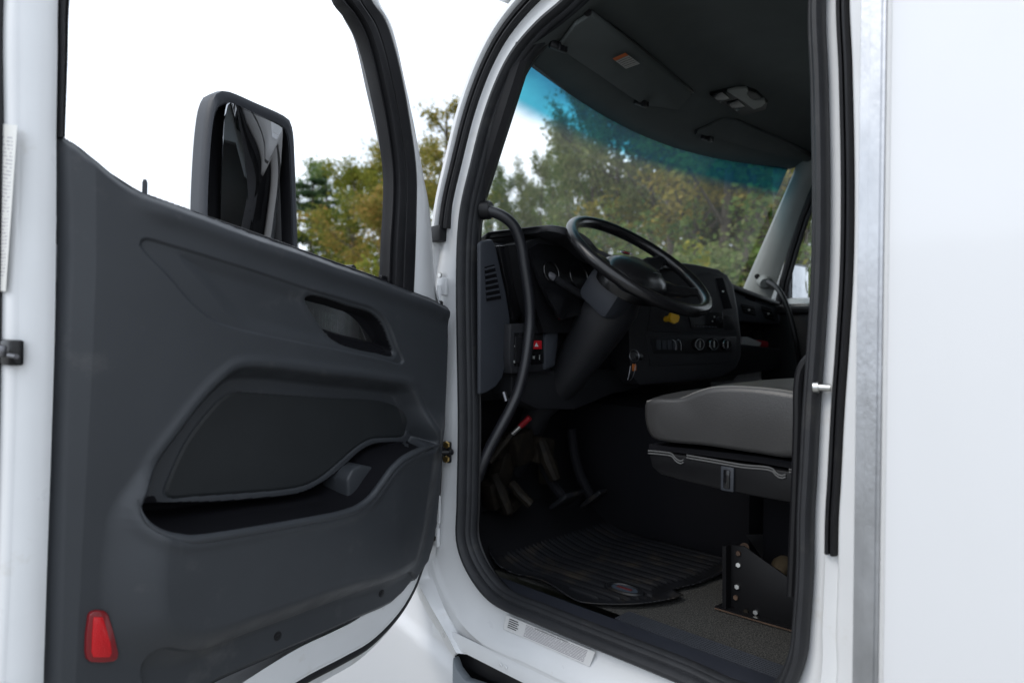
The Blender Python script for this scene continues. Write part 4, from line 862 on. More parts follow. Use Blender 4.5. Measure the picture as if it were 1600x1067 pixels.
# kick strip under the seam
kick = cp([(250,1014),(310,1017),(400,989),(520,944),(652,895),(650,920),(620,950),(590,962),(500,1005),(400,1048),(300,1095),(240,1100),(215,1040)], 100, [.05] * 5 + [0.01] * 8)
sK = sdf_poly(UU, VV, kick); H -= .014 * sm(sK, -.002, .006)
fc = lambda A: (A[:-1, :-1] + A[1:, :-1] + A[:-1, 1:] + A[1:, 1:]) / 4
allf = (sO[:-1, :-1] > 0) & (sO[1:, :-1] > 0) & (sO[:-1, 1:] > 0) & (sO[1:, 1:] > 0)
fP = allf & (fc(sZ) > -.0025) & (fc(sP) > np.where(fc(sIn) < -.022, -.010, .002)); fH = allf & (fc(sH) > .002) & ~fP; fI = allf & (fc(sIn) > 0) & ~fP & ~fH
def hf(name, fm, mt, parent):
    vm = np.zeros(UU.shape, bool); vm[:-1, :-1] |= fm; vm[1:, :-1] |= fm; vm[:-1, 1:] |= fm; vm[1:, 1:] |= fm
    idx = -np.ones(UU.shape, int); idx[vm] = np.arange(vm.sum())
    P = DO + UU[vm][:, None] * DU + VV[vm][:, None] * DV + H[vm][:, None] * DN
    a = idx[:-1, :-1][fm]; b = idx[:-1, 1:][fm]; c = idx[1:, 1:][fm]; d = idx[1:, :-1][fm]
    F = np.stack([a, d, c, b], 1)
    me = bpy.data.meshes.new(name); me.vertices.add(len(P)); me.vertices.foreach_set('co', P.ravel()); me.loops.add(F.size); me.polygons.add(len(F))
    me.loops.foreach_set('vertex_index', F.ravel().astype('i')); me.polygons.foreach_set('loop_start', np.arange(0, F.size, 4, dtype='i')); me.polygons.foreach_set('use_smooth', np.ones(len(F), bool)); me.update(calc_edges=True); me.validate()
    return part(name, me, mt, parent)
hf('inner_panel', allf & ~fP & ~fH & ~fI, M['trim'], door)
hf('map_pocket', fP, M['liner'], door)  # same plastic as the panel, blackened for the shade in the hollow
hf('pull_handle', fH, M['liner'], door)
hf('pocket_insert', fI, M['insert'], door)
def Hat(u, v):
    j = int(np.clip(round((u - us[0]) / GS), 0, len(us) - 1)); i = int(np.argmin(np.abs(VV[:, j] - v))); return float(H[i, j])
lp = catmull([duv(*q, .052) for q in [(216,778),(219,796),(226,812),(238,824),(258,834),(282,838),(310,836),(400,822),(480,808),(520,800),(548,790),(568,775),(586,752),(602,731),(620,716),(642,706),(668,698),(690,693)]], 120)
lh = np.array([max(Hat(u, v - k_) for k_ in (.0, .006, .012, .018)) for u, v in lp]); lh = np.convolve(np.pad(lh, 10, mode='edge'), np.ones(21) / 21, 'valid')
tpr = np.clip(np.minimum(np.arange(120), 119 - np.arange(120)) / 14, .15, 1)
m = MB(); m.tube([D(u, v - .002, h_ - .0075 * t_) for (u, v), h_, t_ in zip(lp, lh, tpr)], list(.0105 * tpr), n=14); part('pocket_lip', m.mesh('pocket_lip'), M['trim'], door)
dv = [duv(*q, .0) for q in [(541,800),(538,748),(546,733),(560,725),(582,729),(604,737),(597,752),(580,776),(560,795)]]
m = MB(); m.prism([D(u, v, 0) for u, v in dv], DN * -.09, DN * .012); part('pocket_divider', m.mesh('pocket_divider', bevel=.008, seg=3), M['trim'], door)
# inner panel edge returns to the steel
m = MB(); tc_ = catmull(TO, 260, closed=True); m.grid([[D(u, v, Hat(u, v) if False else -.002) for u, v in tc_], [D(u, v, -.012) for u, v in tc_]], closed_u=True); 
m = MB()
cen = TO.mean(0)
m.grid([[D(u + (cen[0] - u) * .004, v + (cen[1] - v) * .004, Hat(u + (cen[0] - u) * .006, v + (cen[1] - v) * .006)) for u, v in tc_], [D(u, v, -.006) for u, v in tc_]], closed_u=True); part('panel_edge', m.mesh('panel_edge'), M['trim'], door)
# red reflector
rf = dpx([(139,960),(144,955),(152,953),(164,954),(169,959),(177,985),(185,1020),(184,1028),(178,1033),(160,1035),(142,1034),(136,1029),(134,1018),(135,990)], .03)
hr = max(Hat(u, v) for u, v in rf)
m = MB(); m.prism([D(u, v, 0) for u, v in rf], DN * (hr - .01), DN * (hr + .004)); rfo = part('reflector_bezel', m.mesh('reflector_bezel', bevel=.003), M['darkred'], door)
r2 = dpx([(145,963),(160,963),(172,1003),(174,1019),(170,1026),(145,1026),(142,1017),(143,990)], .03)
m = MB(); m.prism([D(u, v, 0) for u, v in r2], DN * (hr + .002), DN * (hr + .006)); part('reflector', m.mesh('reflector', bevel=.002), M['lens'], door)
for q in ((600,928),(438,995)):
    u, v = duv(*q, .02); m = MB(); m.disc(D(u, v, Hat(u, v)), DN, .011, .002, n=16); m.disc(D(u, v, Hat(u, v) + .001), DN, .006, .003, n=6); part('panel_screw', m.mesh('panel_screw'), M['black'], door)
u, v = duv(228,290,-.0); m = MB(); m.tube([D(u, v - .06, -.004), D(u, v + .006, -.004), D(u, v + .012, -.004)], [.005, .005, .003], n=10); part('lock_knob', m.mesh('lock_knob'), M['dashgrey'], door)
# latch and plugs on the shut face
UREAR = float(np.mean([q[0] for q in Drear[1:4]]))
def shut(px, py, o=.0125):
    return hit(px, py, DO + DU * (UREAR + o), DU)
m = MB(); m.box(shut(14,550,.004), (.012, .030, .022), ax=(DU, DN, DV), bev=.004); lt = part('door_latch', m.mesh('door_latch'), M['gloss'], door)
m = MB(); m.box(shut(4,548,.016), (.006, .012, .010), ax=(DU, DN, DV), bev=.003); m.tube([shut(14,555,.016), shut(26,557,.016)], .004, n=8); part('latch_claw', m.mesh('latch_claw'), M['darkmetal'], door)
for q in ((-1,507),(-6,596)):
    m = MB(); m.disc(shut(*q, .004), DU, .010, .010); part('rubber_plug', m.mesh('rubber_plug'), M['rubber'], door)
ST = label_mat('door_sticker_print', (.70, .70, .67), (.34, .33, .36), 46, left=.10, right=.80, breaks=.46, wordscale=9)
stq = quad('door_sticker', [shut(-8,455,.0135), shut(9,455,.0135), shut(27,196,.0135), shut(-8,193,.0135)], ST, door)

# ---- side mirror on the open door
BM = R(8); MN = np.array([math.sin(BM), -math.cos(BM), 0]); ME = np.array([math.cos(BM), math.sin(BM), 0]); MC = np.array([-.53, 1.92, 0])
def mir(px, py, o=0.0): return hit(px, py, MC + MN * o, MN)
fo = [(322,470),(318,400),(316,330),(323,200),(330,160),(338,146),(350,143),(400,163),(440,181),(450,188),(455,202),(459,260),(463,385),(464,470),(460,500),(330,505)]
FO = catmull([mir(*q) for q in fo], 80, closed=True); cM = FO.mean(0)
def mring(sc, o): return [cM + (p - cM) * sc + MN * o for p in FO]
m = MB(); m.grid([mring(.90, .0), mring(.945, .012), mring(1.0, .006), mring(1.01, -.02), mring(1.01, -.06)], closed_u=True); 
sm_ = MB(); sm_.grid([mring(1.008, -.055), mring(.99, -.10), mring(.90, -.135), mring(.7, -.155), mring(.3, -.165), mring(.01, -.167)], closed_u=True)
mirr = part('side_mirror', sm_.mesh('side_mirror', angle=60), M['white'], truck, label='white backed side mirror on the open door')
part('mirror_housing', m.mesh('mirror_housing', angle=60), M['dashgrey'], mirr)
m = MB(); m.grid([mring(.905, .004), mring(.885, -.05), mring(.8, -.056), mring(.01, -.058)], closed_u=True); part('mirror_rim', m.mesh('mirror_rim'), M['black'], mirr)
MT = R(8); MNG = MN * math.cos(MT) - Z0 * math.sin(MT); MGC = mir(392,300,-.03)
gq = catmull([hit(*q, MGC, MNG) for q in [(342,470),(343,345),(352,172),(357,157),(364,154),(400,170),(434,186),(441,193),(442,205),(430,372),(424,470),(400,490),(350,488)]], 70, closed=True); cg = gq.mean(0)
m = MB(); m.grid([[p for p in gq], [cg + (p - cg) * .98 + MNG * .002 for p in gq], [cg + (p - cg) * .01 + MNG * .002 for p in gq]], closed_u=True); part('mirror_glass', m.mesh('mirror_glass', angle=20), M['mirror'], mirr)
for zz in (1.80, 1.93):
    m = MB(); m.tube([mir(420,450) * np.array([1, 1, 0]) + np.array([0, .05, zz]), D(.30, zz - 1.5, -.10)], .016, n=10); part('mirror_arm', m.mesh('mirror_arm'), M['black'], mirr)

# ---- fender and cowl below the front pillar, hood ahead of it
m = MB()
rows = []
for ty in np.linspace(0, 1, 40) ** 1.5:
    r_ = []
    for k, z in enumerate(np.linspace(.15, 1.42, 60)):
        y0_ = 1.60 + .19 * float(np.clip((z - .765) / .19, 0, 1)) if z > .765 else 1.60 - .12 * float(sm(np.array(-z), -.70, -.60))
        y = y0_ + (3.2 - y0_) * ty
        x = -.046 + .05 * max(0.0, 1.0 - z) + .34 * max(0.0, .735 + .22 * (y - 1.7) - z) ** 1.15 - .012 * sm(np.array(-z + .22 * (y - 1.7)), -.775, -.745) - .12 * sm(np.array(y), 1.95, 2.5) * (1 - sm(np.array(z), 1.0, 1.35)) + .05 * sm(np.array(z), 1.1, 1.42)
        r_.append(np.array([float(x), y, z]))
    rows.append(r_)
m.grid(rows)
fend = part('front_fender', m.mesh('front_fender', angle=50), mat('fender_white_paint', (.72, .73, .75), .42, coat=.12), truck)
m = MB()
hr_ = []
for y in np.linspace(1.80, 3.3, 14):
    t = (y - 1.8) / 1.5; hw = .98 - .10 * t; zt = 1.97 - .28 * t - .12 * t ** 4
    hr_.append([np.array([1.0 + hw * math.sin(a) * min(1, 1.15), y, 1.30 + (zt - 1.30) * (max(0, math.cos(a)) ** .45)]) for a in np.linspace(-math.pi / 2, math.pi / 2, 25)])
m.grid(hr_); n = 25; m.f.append(tuple(len(hr_) * n - n + k for k in range(n))); part('hood', m.mesh('hood', angle=50), M['white'], truck)
# cowl flange running down in front of the sill
m = MB()
fl_a = [jam(q[0], q[1], -.012) for q in ((683,812),(676,845),(670,872),(668,892),(686,930),(705,968),(722,1003),(731,1022))]
fl_b = [jam(q[0], q[1], -.045) for q in ((679,812),(670,848),(660,880),(653,905),(668,938),(685,968),(703,1000),(713,1020))]
fl_c = [jam(q[0], q[1], -.030) for q in ((676,812),(667,850),(655,885),(648,912),(661,945),(678,975),(697,1008),(708,1026))]
fl_0 = [jam(q[0], q[1], -.002) for q in ((688,812),(683,845),(680,872),(682,890),(700,925),(718,960),(732,990),(735,1012))]
m.grid([catmull(fl_0, 30), catmull(fl_a, 30), catmull(fl_b, 30), catmull(fl_c, 30), catmull([p + np.array([.05, .01, 0]) for p in fl_c], 30)]); part('cowl_flange', m.mesh('cowl_flange', angle=45), M['jamb'], truck)
# sill outer face, step well behind it
m = MB(); m.grid([[np.array([x, y, z]) for y in np.linspace(.36, 1.69, 8)] for x, z in ((-.05, .845), (-.056, .83), (-.054, .80), (-.03, .79), (.04, .79))]); part('sill_panel', m.mesh('sill_panel'), M['jamb'], truck)
m = MB(); m.box((.05, 1.2, .70), (.03, .6, .11)); m.box((.30, 1.1, .82), (.30, .65, .10)); part('underbody', m.mesh('underbody'), M['black'], truck)
m = MB(); m.prism([np.array([-.05, y, z]) for y, z in ((1.598, .765), (1.58, .735), (1.54, .715), (1.47, .725), (1.40, .70), (.62, .70), (.62, .42), (1.598, .42))], (0, 0, 0), (.03, 0, 0)); part('step_fairing', m.mesh('step_fairing', bevel=.006), mat('grey_step_plastic', (.16, .18, .2), .5, var=.1), truck)

# ---- cargo box
bx = MB(); bx.box((1.05, -2.91, 2.45), (1.25, 3.26, 1.5)); cbox = part('cargo_box', bx.mesh('cargo_box', bevel=.004), M['boxwhite'], truck, label='smooth white cargo box behind the cab')
XS = -.2035
ya = onx(1344,533,-.2)[1]; yb_ = onx(1380,533,-.2)[1]
m = MB(); m.grid([[np.array([x, y, z]) for z in np.linspace(.9, 3.95, 20)] for y, x in ((ya + .004, XS + .02), (ya + .004, XS - .001), (ya + .003, XS - .003), ((ya + yb_) / 2 + .006, XS - .003), ((ya + yb_) / 2 + .005, XS - .0055), (yb_ + .006, XS - .0055), (yb_ + .005, XS - .003), (yb_, XS - .003), (yb_, XS + .003))]); part('corner_trim', m.mesh('corner_trim', angle=30), M['alu'], cbox)
for k in range(9):
    m = MB(); m.disc(np.array([XS - .003, yb_ - .02, 1.2 + k * .3]), (-1, 0, 0), .004, .0015, n=10)
    if k < 0: part('rivet', m.mesh('rivet'), M['boxwhite'], cbox)

# ================================================================== things lying in the cab
# rubber floor mat
mz = ZF + .006
mo = [onz(*q, mz + .01) for q in [(768,884),(800,894),(826,901),(856,916),(884,931),(905,939),(950,943),(1000,944),(1045,938),(1070,929),(1052,921),(1092,910),(1132,893),(1160,870),(1130,840),(1000,805),(880,800),(800,815),(765,850)]]
MO = catmull([p[:2] for p in mo], 120, closed=True)
gx = np.arange(MO[:, 0].min(), MO[:, 0].max(), .006); gy = np.arange(MO[:, 1].min(), MO[:, 1].max(), .006); GX, GY = np.meshgrid(gx, gy)
sM = sdf_poly(GX, GY, MO)
HZ = mz + .016 * (1 - sm(sM, .0, .035)) + .006 * np.sin(GY * 19 + GX * 7) * (1 - sm(sM, 0, .09))
HZ += .05 * sm(GY, 1.50, 1.75)
per = .021; rib = (np.abs(((GX / per) % 1) - .5) < .22)
rmask = sm(sM, .055, .065) * sm(GY, .86, .88); HZ += .005 * sm(np.where(rib, 1.0, 0.0), 0, 1) * rmask
em = onz(976,922,mz); eh = ((GX - em[0]) * .8 + (GY - em[1]) * -.25, 0); el = np.sqrt(((GX - em[0]) / .030) ** 2 + ((GY - em[1]) / .055) ** 2)
HZ = np.where(el < 1.35, np.minimum(HZ, mz + .003), HZ)
ny, nx = GX.shape; vs = np.stack([GX, GY, HZ], -1).reshape(-1, 3); msk = sM > 0
fs = [(j * nx + i, j * nx + i + 1, (j + 1) * nx + i + 1, (j + 1) * nx + i) for j in range(ny - 1) for i in range(nx - 1) if msk[j, i] and msk[j + 1, i] and msk[j, i + 1] and msk[j + 1, i + 1]]
used = sorted({k for f in fs for k in f}); rem = {k: i for i, k in enumerate(used)}
mm = make_mesh('floor_mat', vs[used], [tuple(rem[k] for k in f) for f in fs], angle=60, fix=False); mm.materials.append(M['mat'])
fmat = bpy.data.objects.new('floor_mat', mm); COL.objects.link(fmat); tag(fmat, 'black ribbed rubber floor mat with curled edge on the cab floor', 'floor mat')
sol = fmat.modifiers.new('thickness', 'SOLIDIFY'); sol.thickness = .004; sol.offset = -1
def ell(s, z): return [np.array([em[0] + s * .030 * math.cos(a), em[1] + s * .055 * math.sin(a), z]) for a in np.linspace(0, 2 * math.pi, 32, endpoint=False)]
m = MB(); m.grid([ell(.82, mz + .005), ell(.1, mz + .0062)], closed_u=True); o = part('emblem', m.mesh('emblem'), mat('blue_grey_badge', (.05, .065, .085), .4), fmat)
m = MB(); m.grid([ell(1.2, mz + .003), ell(1.12, mz + .008), ell(.95, mz + .008), ell(.86, mz + .004)], closed_u=True); part('emblem_rim', m.mesh('emblem_rim'), M['mat'], fmat)
m = MB(); m.box(em + np.array([0, 0, .0068]), (.006, .026, .0008), bev=.0004); part('emblem_stripe', m.mesh('emblem_stripe'), mat('dull_red_badge', (.10, .02, .02), .5), fmat)
# keys hanging from the ignition
kr = bpy.data.objects.new('key_ring', None); COL.objects.link(kr); kl = ony(990,560,1.395); kr.location = Vector(kl); tag(kr, 'key ring with an orange fob hanging from the ignition lock', 'keys')
def kp(name, m_, mt):
    o = part(name, m_.mesh(name), mt, None); o.parent = kr; o.location = -kr.location; return o
m = MB(); c = ony(991,556,1.39); m.tube([c + .021 * (math.cos(a) * np.array([.9, -.3, .1]) + math.sin(a) * np.array([0, .2, 1])) for a in np.linspace(0, 2 * math.pi, 26, endpoint=False)], .0017, n=6, closed=True); kp('ring', m, M['darkmetal'])
m = MB(); m.box(ony(991,574,1.388), (.010, .003, .012), bev=.002); kp('fob', m, M['orange'])
m = MB(); m.tube(catmull([ony(*q, 1.385) for q in ((985,572),(983,585),(981,594),(986,593),(991,582),(993,572))], 24), .0014, n=6); kp('wire_loop', m, M['darkmetal'])
m = MB(); m.box(ony(993,565,1.386), (.0022, .0015, .018), ax=((1, 0, .3), (0, 1, 0), (-.3, 0, 1))); kp('key', m, M['darkmetal'])
# bits on the passenger shelf
m = MB(); m.prism([pas(*q, -.05) for q in [(1186,531),(1208,534),(1218,540),(1214,544),(1180,541)]], GN * 0, GN * -.06); o = part('red_pouch', m.mesh('red_pouch', bevel=.008), mat('red_cloth', (.38, .015, .03), .8, var=.2), None); tag(o, 'red cloth pouch lying on the passenger side dash shelf', 'pouch')
m = MB(); m.prism([pas(*q, -.04) for q in [(1160,526),(1168,526),(1190,535),(1188,541),(1162,539)]], GN * 0, GN * -.08); o = part('paper_pack', m.mesh('paper_pack', bevel=.003), M['whiteplastic'], None); tag(o, 'white folded papers beside the red pouch on the dash shelf', 'papers')

# ================================================================== trees
def leafmat(name, cols, trans=.42):
    m = bpy.data.materials.new(name); m.use_nodes = True; t = m.node_tree; t.nodes.clear(); Lk = t.links.new
    o = t.nodes.new('ShaderNodeOutputMaterial'); g = t.nodes.new('ShaderNodeNewGeometry'); r_ = t.nodes.new('ShaderNodeValToRGB'); r_.color_ramp.interpolation = 'LINEAR'
    e = r_.color_ramp.elements
    while len(e) < len(cols): e.new(.5)
    for i, c in enumerate(cols): e[i].position = i / (len(cols) - 1); e[i].color = (*c, 1)
    Lk(g.outputs['Random Per Island'], r_.inputs[0])
    d = t.nodes.new('ShaderNodeBsdfDiffuse'); tr = t.nodes.new('ShaderNodeBsdfTranslucent'); mxs = t.nodes.new('ShaderNodeMixShader'); mxs.inputs[0].default_value = trans
    Lk(r_.outputs[0], d.inputs[0]); Lk(r_.outputs[0], tr.inputs[0]); Lk(d.outputs[0], mxs.inputs[1]); Lk(tr.outputs[0], mxs.inputs[2]); Lk(mxs.outputs[0], o.inputs[0])
    return m
LM = {
 'pine': leafmat('pine_needles', [(0.027, 0.055, 0.027), (0.043, 0.079, 0.037), (0.061, 0.098, 0.043), (0.073, 0.110, 0.061)]),
 'green': leafmat('green_leaves', [(0.061, 0.121, 0.043), (0.104, 0.169, 0.056), (0.146, 0.212, 0.063), (0.207, 0.255, 0.091), (0.122, 0.198, 0.056), (0.244, 0.269, 0.098)]),
 'olive': leafmat('olive_leaves', [(0.110, 0.155, 0.063), (0.171, 0.212, 0.084), (0.220, 0.255, 0.105), (0.268, 0.283, 0.127), (0.159, 0.212, 0.077), (0.305, 0.311, 0.140)]),
 'lime': leafmat('yellow_green_leaves', [(0.110, 0.146, 0.024), (0.207, 0.220, 0.037), (0.293, 0.281, 0.055), (0.146, 0.195, 0.043), (0.366, 0.317, 0.061)]),
 'gold': leafmat('golden_leaves', [(0.146, 0.171, 0.049), (0.244, 0.232, 0.061), (0.366, 0.305, 0.073), (0.183, 0.195, 0.055), (0.464, 0.354, 0.098), (0.220, 0.207, 0.061)]),
 'rust': leafmat('orange_leaves', [(.16, .20, .05), (.28, .24, .06), (.40, .23, .075), (.22, .23, .055), (.44, .27, .09), (.19, .22, .055), (.34, .25, .07)]),
}
def tree_mesh(seed, H_, kind, form, nleaf, lsize):
    rg = np.random.RandomState(seed)
    tm = MB(); cps = []; cw = []
    lean_ = rg.uniform(-.04, .04, 2)
    def trunk(z): return np.array([lean_[0] * z + .06 * math.sin(z * .9 + seed), lean_[1] * z + .06 * math.cos(z * .7 + seed), z])
    zs = np.linspace(0, H_ * .97, 9); r0 = .014 * H_ + .02
    tm.tube([trunk(z) for z in zs], [r0 * (1 - .9 * z / H_) + .01 for z in zs], n=7)
    nl = {'broad': 16, 'pine': 34, 'slim': 12, 'bush': 14, 'sapling': 9}[form]
    for k in range(nl):
        f = (k + rg.uniform(.2, .8)) / nl
        if form == 'pine': z = H_ * (.14 + .84 * f); ln = H_ * .27 * (1 - f) ** .75 + .25; el_ = R(rg.uniform(-8, 14))
        elif form == 'slim': z = H_ * (.30 + .66 * f); ln = H_ * .13 * (1 - .6 * f) + .2; el_ = R(rg.uniform(30, 60))
        elif form == 'bush': z = H_ * (.05 + .5 * f); ln = H_ * rg.uniform(.4, .62); el_ = R(rg.uniform(20, 75))
        elif form == 'sapling': z = H_ * (.40 + .55 * f); ln = H_ * .14 * rg.uniform(.6, 1.2); el_ = R(rg.uniform(25, 60))
        else: z = H_ * (.26 + .70 * f); ln = H_ * .30 * math.sin(math.pi * (.22 + .70 * f)) * rg.uniform(.75, 1.2) + .2; el_ = R(rg.uniform(12, 50) + 25 * f)
        az = k * 2.4 + rg.uniform(-.5, .5); d = np.array([math.cos(az) * math.cos(el_), math.sin(az) * math.cos(el_), math.sin(el_)])
        p0 = trunk(z); p1 = p0 + d * ln * .55 + rg.normal(0, .05, 3); p2 = p0 + d * ln + np.array([0, 0, .05 * ln]) + rg.normal(0, .08, 3)
        rb = r0 * .38 * (1 - .6 * f); tm.tube([p0, p1, p2], [rb, rb * .6, rb * .2 + .004], n=5)
        ns = {'broad': 7, 'pine': 5, 'slim': 5, 'bush': 6, 'sapling': 4}[form]
        for q in range(ns):
            s_ = .35 + .65 * (q + rg.rand()) / ns; base = p0 + (p2 - p0) * s_; td = nrm(d + rg.normal(0, .7, 3)); tl2 = ln * rg.uniform(.15, .38)
            if form == 'pine': td[2] *= .25
            tip = base + td * tl2
            if q % 2 == 0 and form != 'pine': tm.tube([base, tip], [rb * .3 + .003, .004], n=4)
            for w_ in (.3, .65, 1.0): cps.append(base + td * tl2 * w_); cw.append(1.0)
    cps = np.array(cps); rgw = rg.uniform(.15, 1.0, len(cps)) ** 1.5; rgw /= rgw.sum()
    ii = rg.choice(len(cps), nleaf, p=rgw)
    sg = {'broad': .20, 'pine': .15, 'slim': .16, 'bush': .17, 'sapling': .2}[form] * (H_ / 9) ** .5
    P = cps[ii] + rg.normal(0, 1, (nleaf, 3)) * np.array([sg, sg, sg * (.75 if form != 'pine' else .35)])
    ax_ = rg.normal(0, 1, (nleaf, 3)); ax_[:, 2] *= .6; ax_ /= np.linalg.norm(ax_, axis=1)[:, None]
    bx_ = np.cross(ax_, rg.normal(0, 1, (nleaf, 3))); bx_ /= np.linalg.norm(bx_, axis=1)[:, None]
    sz = lsize * rg.uniform(.55, 1.25, nleaf)[:, None]; wd = .55 if form != 'pine' else .28
    nv = np.cross(ax_, bx_)
    V = np.stack([P - ax_ * sz, P - bx_ * sz * wd + nv * sz * .12, P + ax_ * sz, P + bx_ * sz * wd + nv * sz * .12], 1).reshape(-1, 3)
    me = bpy.data.meshes.new('crown'); me.vertices.add(len(V)); me.vertices.foreach_set('co', V.ravel().astype('f')); me.loops.add(nleaf * 4); me.polygons.add(nleaf)
    me.loops.foreach_set('vertex_index', np.arange(nleaf * 4, dtype='i')); me.polygons.foreach_set('loop_start', np.arange(0, nleaf * 4, 4, dtype='i')); me.update(calc_edges=True); me.validate()
    me.materials.append(LM[kind]); tme = tm.mesh('trunk', fix=False); tme.materials.append(M['bark'])
    return tme, me
PROT = {}
def proto(key):
    if key not in PROT:
        form, kind, var_ = key
        Hh = {'broad': 9, 'pine': 9, 'slim': 9, 'bush': 3.0, 'sapling': 9}[form]; nlf = {'broad': 9000, 'pine': 9000, 'slim': 2600, 'bush': 3600, 'sapling': 1500}[form]
        ls = {'broad': .075, 'pine': .10, 'slim': .075, 'bush': .06, 'sapling': .085}[form]
        PROT[key] = (tree_mesh(11 + 37 * var_ + len(PROT) * 5, Hh, kind, form, nlf, ls), Hh)
    return PROT[key]
def plant(px, d, H_, form, kind, var_, label, cat, group=None, wide=1.0):
    (tme, cme), Hh = proto((form, kind, var_)); dr = ray(px, 533.5); dr[2] = 0; dr = dr / np.linalg.norm(dr); p = CAM + dr * d
    root = bpy.data.objects.new({'bush': 'bush'}.get(form, 'pine_tree' if form == 'pine' else 'tree'), None); COL.objects.link(root); root.location = (p[0], p[1], 0)
    s_ = H_ / Hh; root.scale = (s_ * wide, s_ * wide, s_); root.rotation_euler[2] = random.uniform(0, 6.28)
    for nm, me in (('trunk', tme), ('crown', cme)):
        o = bpy.data.objects.new(nm, me); COL.objects.link(o); o.parent = root
    tag(root, label, cat, group)
    return root
# seen through the open door's window and between door and pillar
plant(452, 30, 7.9, 'pine', 'pine', 0, 'dark pine half hidden behind the open door mirror', 'tree', wide=1.0)
plant(487, 27, 7.8, 'pine', 'pine', 1, 'dark green pine left of the yellow-green tree in the door window', 'tree', wide=1.15)
plant(512, 33, 9.4, 'broad', 'green', 0, 'tall loose green tree top above the pine in the door window', 'tree')
plant(520, 38, 9.2, 'pine', 'pine', 0, 'farthest dark pine behind the yellow-green tree', 'tree', wide=1.3)
plant(548, 24, 7.2, 'broad', 'lime', 0, 'yellow-green tree in the middle of the door window', 'tree')
plant(600, 29, 8.8, 'broad', 'lime', 1, 'yellow-green tree touching the front of the door window frame', 'tree')
plant(592, 17, 4.9, 'broad', 'rust', 0, 'small orange autumn tree low in the door window', 'tree', wide=1.15)
plant(540, 15, 3.3, 'bush', 'lime', 0, 'yellow-green bush low in the door window beside the mirror', 'bush')
plant(575, 14, 3.1, 'bush', 'rust', 1, 'orange-tinged bush just above the door waist line', 'bush')
for i, (px, d, H_, kd) in enumerate([(470,26,4.6,'green'),(500,24,4.2,'lime'),(530,26,4.8,'green'),(560,22,4.2,'lime'),(615,21,4.0,'rust'),(640,20,4.2,'lime'),(690,22,4.4,'green'),(720,24,4.6,'lime')]):
    plant(px, d, H_, 'bush', kd, i % 2, ['dark green bush at the foot of the pines in the door window', 'yellow-green bush at the foot of the dark pines', 'green bush behind the yellow-green tree in the door window', 'yellow-green bush left of the small orange tree', 'orange-tinged bush right of the small orange tree', 'yellow-green bush hidden behind the front of the door frame', 'green bush at the foot of the slim golden tree', 'yellow-green bush against the cab front pillar'][i], 'bush')
plant(640, 25, 8.4, 'broad', 'gold', 0, 'golden tree hidden behind the front of the door frame', 'tree')
plant(694, 21, 9.0, 'slim', 'gold', 0, 'slim golden tree between the open door and front pillar', 'tree')
plant(712, 27, 7.5, 'broad', 'lime', 2, 'low yellow-green tree beside the slim golden tree', 'tree')
# seen through the windshield
W_ = 'trees filling the windshield view'
spec = [(764,30,7.6,'broad','green',1,.6),(790,28,8.2,'broad','green',0,.55),(816,30,8.0,'broad','olive',0,.55),(842,27,8.6,'broad','olive',1,.55),(868,29,8.4,'broad','green',1,.6),(892,23,8.6,'broad','green',0,.5),(928,20,9.0,'broad','olive',0,.55),(962,20,10.4,'broad','olive',1,.7),(995,23,12.0,'broad','green',1,.75),(1020,18,10.2,'broad','olive',0,.8),(1048,22,12.2,'broad','olive',1,1),(1072,19,11.0,'broad','gold',0,1),(1098,23,13.0,'broad','green',0,1),(1128,20,12.0,'broad','olive',0,1),(1160,24,13.5,'broad','green',1,1),(1192,20,11.5,'broad','olive',1,1),(1222,22,12.5,'broad','gold',0,1),(1250,19,11.5,'broad','green',0,1),(1285,21,12.5,'broad','gold',0,1),(1330,23,13.0,'broad','olive',0,1),(1390,23,12.5,'broad','green',1,1),(850,36,8.8,'broad','olive',0,.8),(780,38,8.4,'broad','green',1,.8),(905,34,9.5,'broad','green',0,.8)]
names = {'green': 'leafy green', 'olive': 'dull olive', 'gold': 'golden-leaved', 'lime': 'yellow-green'}
ORD = ['leftmost', 'second from left', 'third from left', 'fourth from left', 'fifth from left', 'sixth from left', 'seventh from left', 'eighth from left', 'ninth from left', 'tenth from left', 'eleventh from left', 'twelfth from left']
cnt = {}
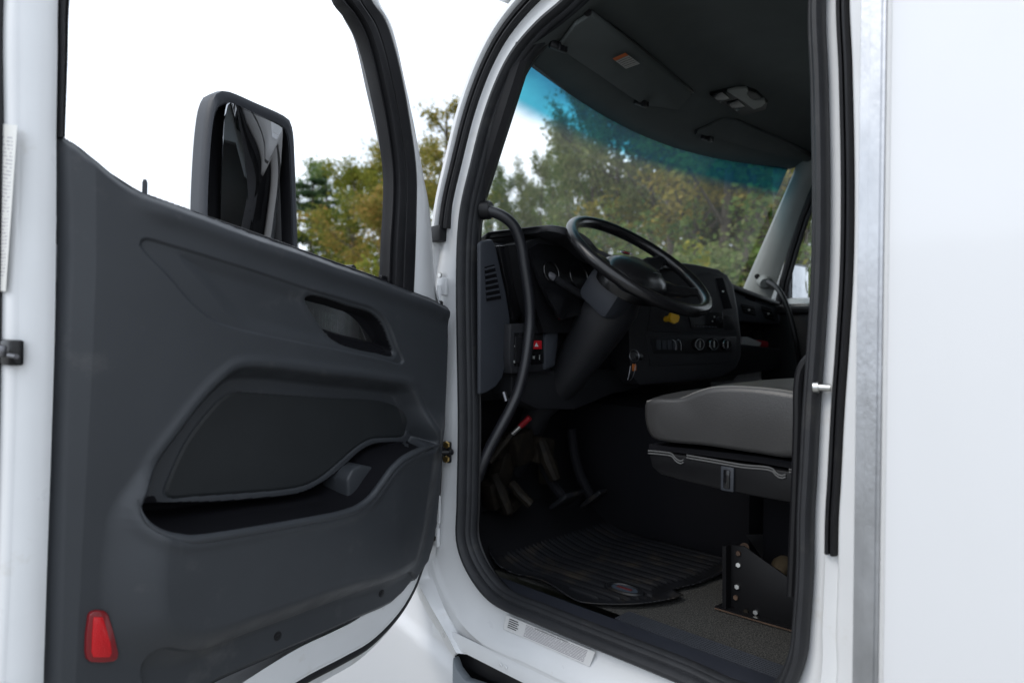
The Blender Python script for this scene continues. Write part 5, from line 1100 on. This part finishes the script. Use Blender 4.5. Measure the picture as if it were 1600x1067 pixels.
def nth(k): cnt[k] = cnt.get(k, -1) + 1; return ORD[min(cnt[k], 11)]
for (px, d, H_, fm_, kd, vr, wd_) in sorted(spec):
    plant(px, d, H_, fm_, kd, vr, f'{names[kd]} tree beyond the windshield, {nth(kd)} of its colour', 'tree', f'{names[kd]} trees beyond the windshield', wide=wd_)
for i, (px, d, H_) in enumerate([(1045,15,7.5),(1085,14,8.0),(1118,13,8.5),(1150,14.5,9),(1172,12.5,8),(1190,13.5,9),(1206,14,8.5),(1240,13,8.5)]):
    plant(px, d, H_, 'sapling', 'gold', i % 2, f'thin pale sapling with few yellow leaves, {nth("sap")} through the windshield', 'tree', 'thin saplings beyond the windshield')
for i, (px, d, H_) in enumerate([(770,19,3.6),(808,17,3.4),(850,16,3.6),(885,15,3.4),(920,14,3.3),(955,13.5,3.3),(990,14,3.7),(1022,12.5,3.2),(1055,13,3.4),(1085,12,3.3),(1118,12.5,3.5),(1150,11.5,3.2),(1182,12,3.4),(1215,11.5,3.3),(1250,12,3.6)]):
    kd = ('green', 'olive', 'green', 'lime')[i % 4]
    nm = {'green': 'green', 'olive': 'olive', 'lime': 'yellow-green'}[kd]
    plant(px, d, H_, 'bush', kd, i % 2, f'{nm} bush low in the windshield, {nth(kd + "b")} of its colour', 'bush', f'{nm} bushes low in the windshield')

# far tree line on the left, low behind the open door, and a few trees past the passenger side
for i, (px, d, H_, kd) in enumerate([(-420,62,8.5,'green'),(-260,66,9.5,'olive'),(-130,60,8.0,'lime'),(-20,64,9.0,'green'),(80,60,8.6,'olive'),(170,63,9.2,'green'),(260,58,8.4,'lime'),(345,56,8.2,'olive'),(1470,24,12.0,'gold'),(1580,26,12.5,'green'),(1720,25,12.0,'olive')]):
    nm = {'green': 'green', 'olive': 'olive', 'lime': 'yellow-green', 'gold': 'golden'}[kd]
    plant(px, d, H_, 'broad', kd, i % 2, f'{nm} tree in the far tree line behind the open door, {nth("far" + kd)}' if px < 500 else f'{nm} tree past the passenger side of the cab', 'tree', 'far trees behind the open door' if px < 500 else 'trees past the passenger side')
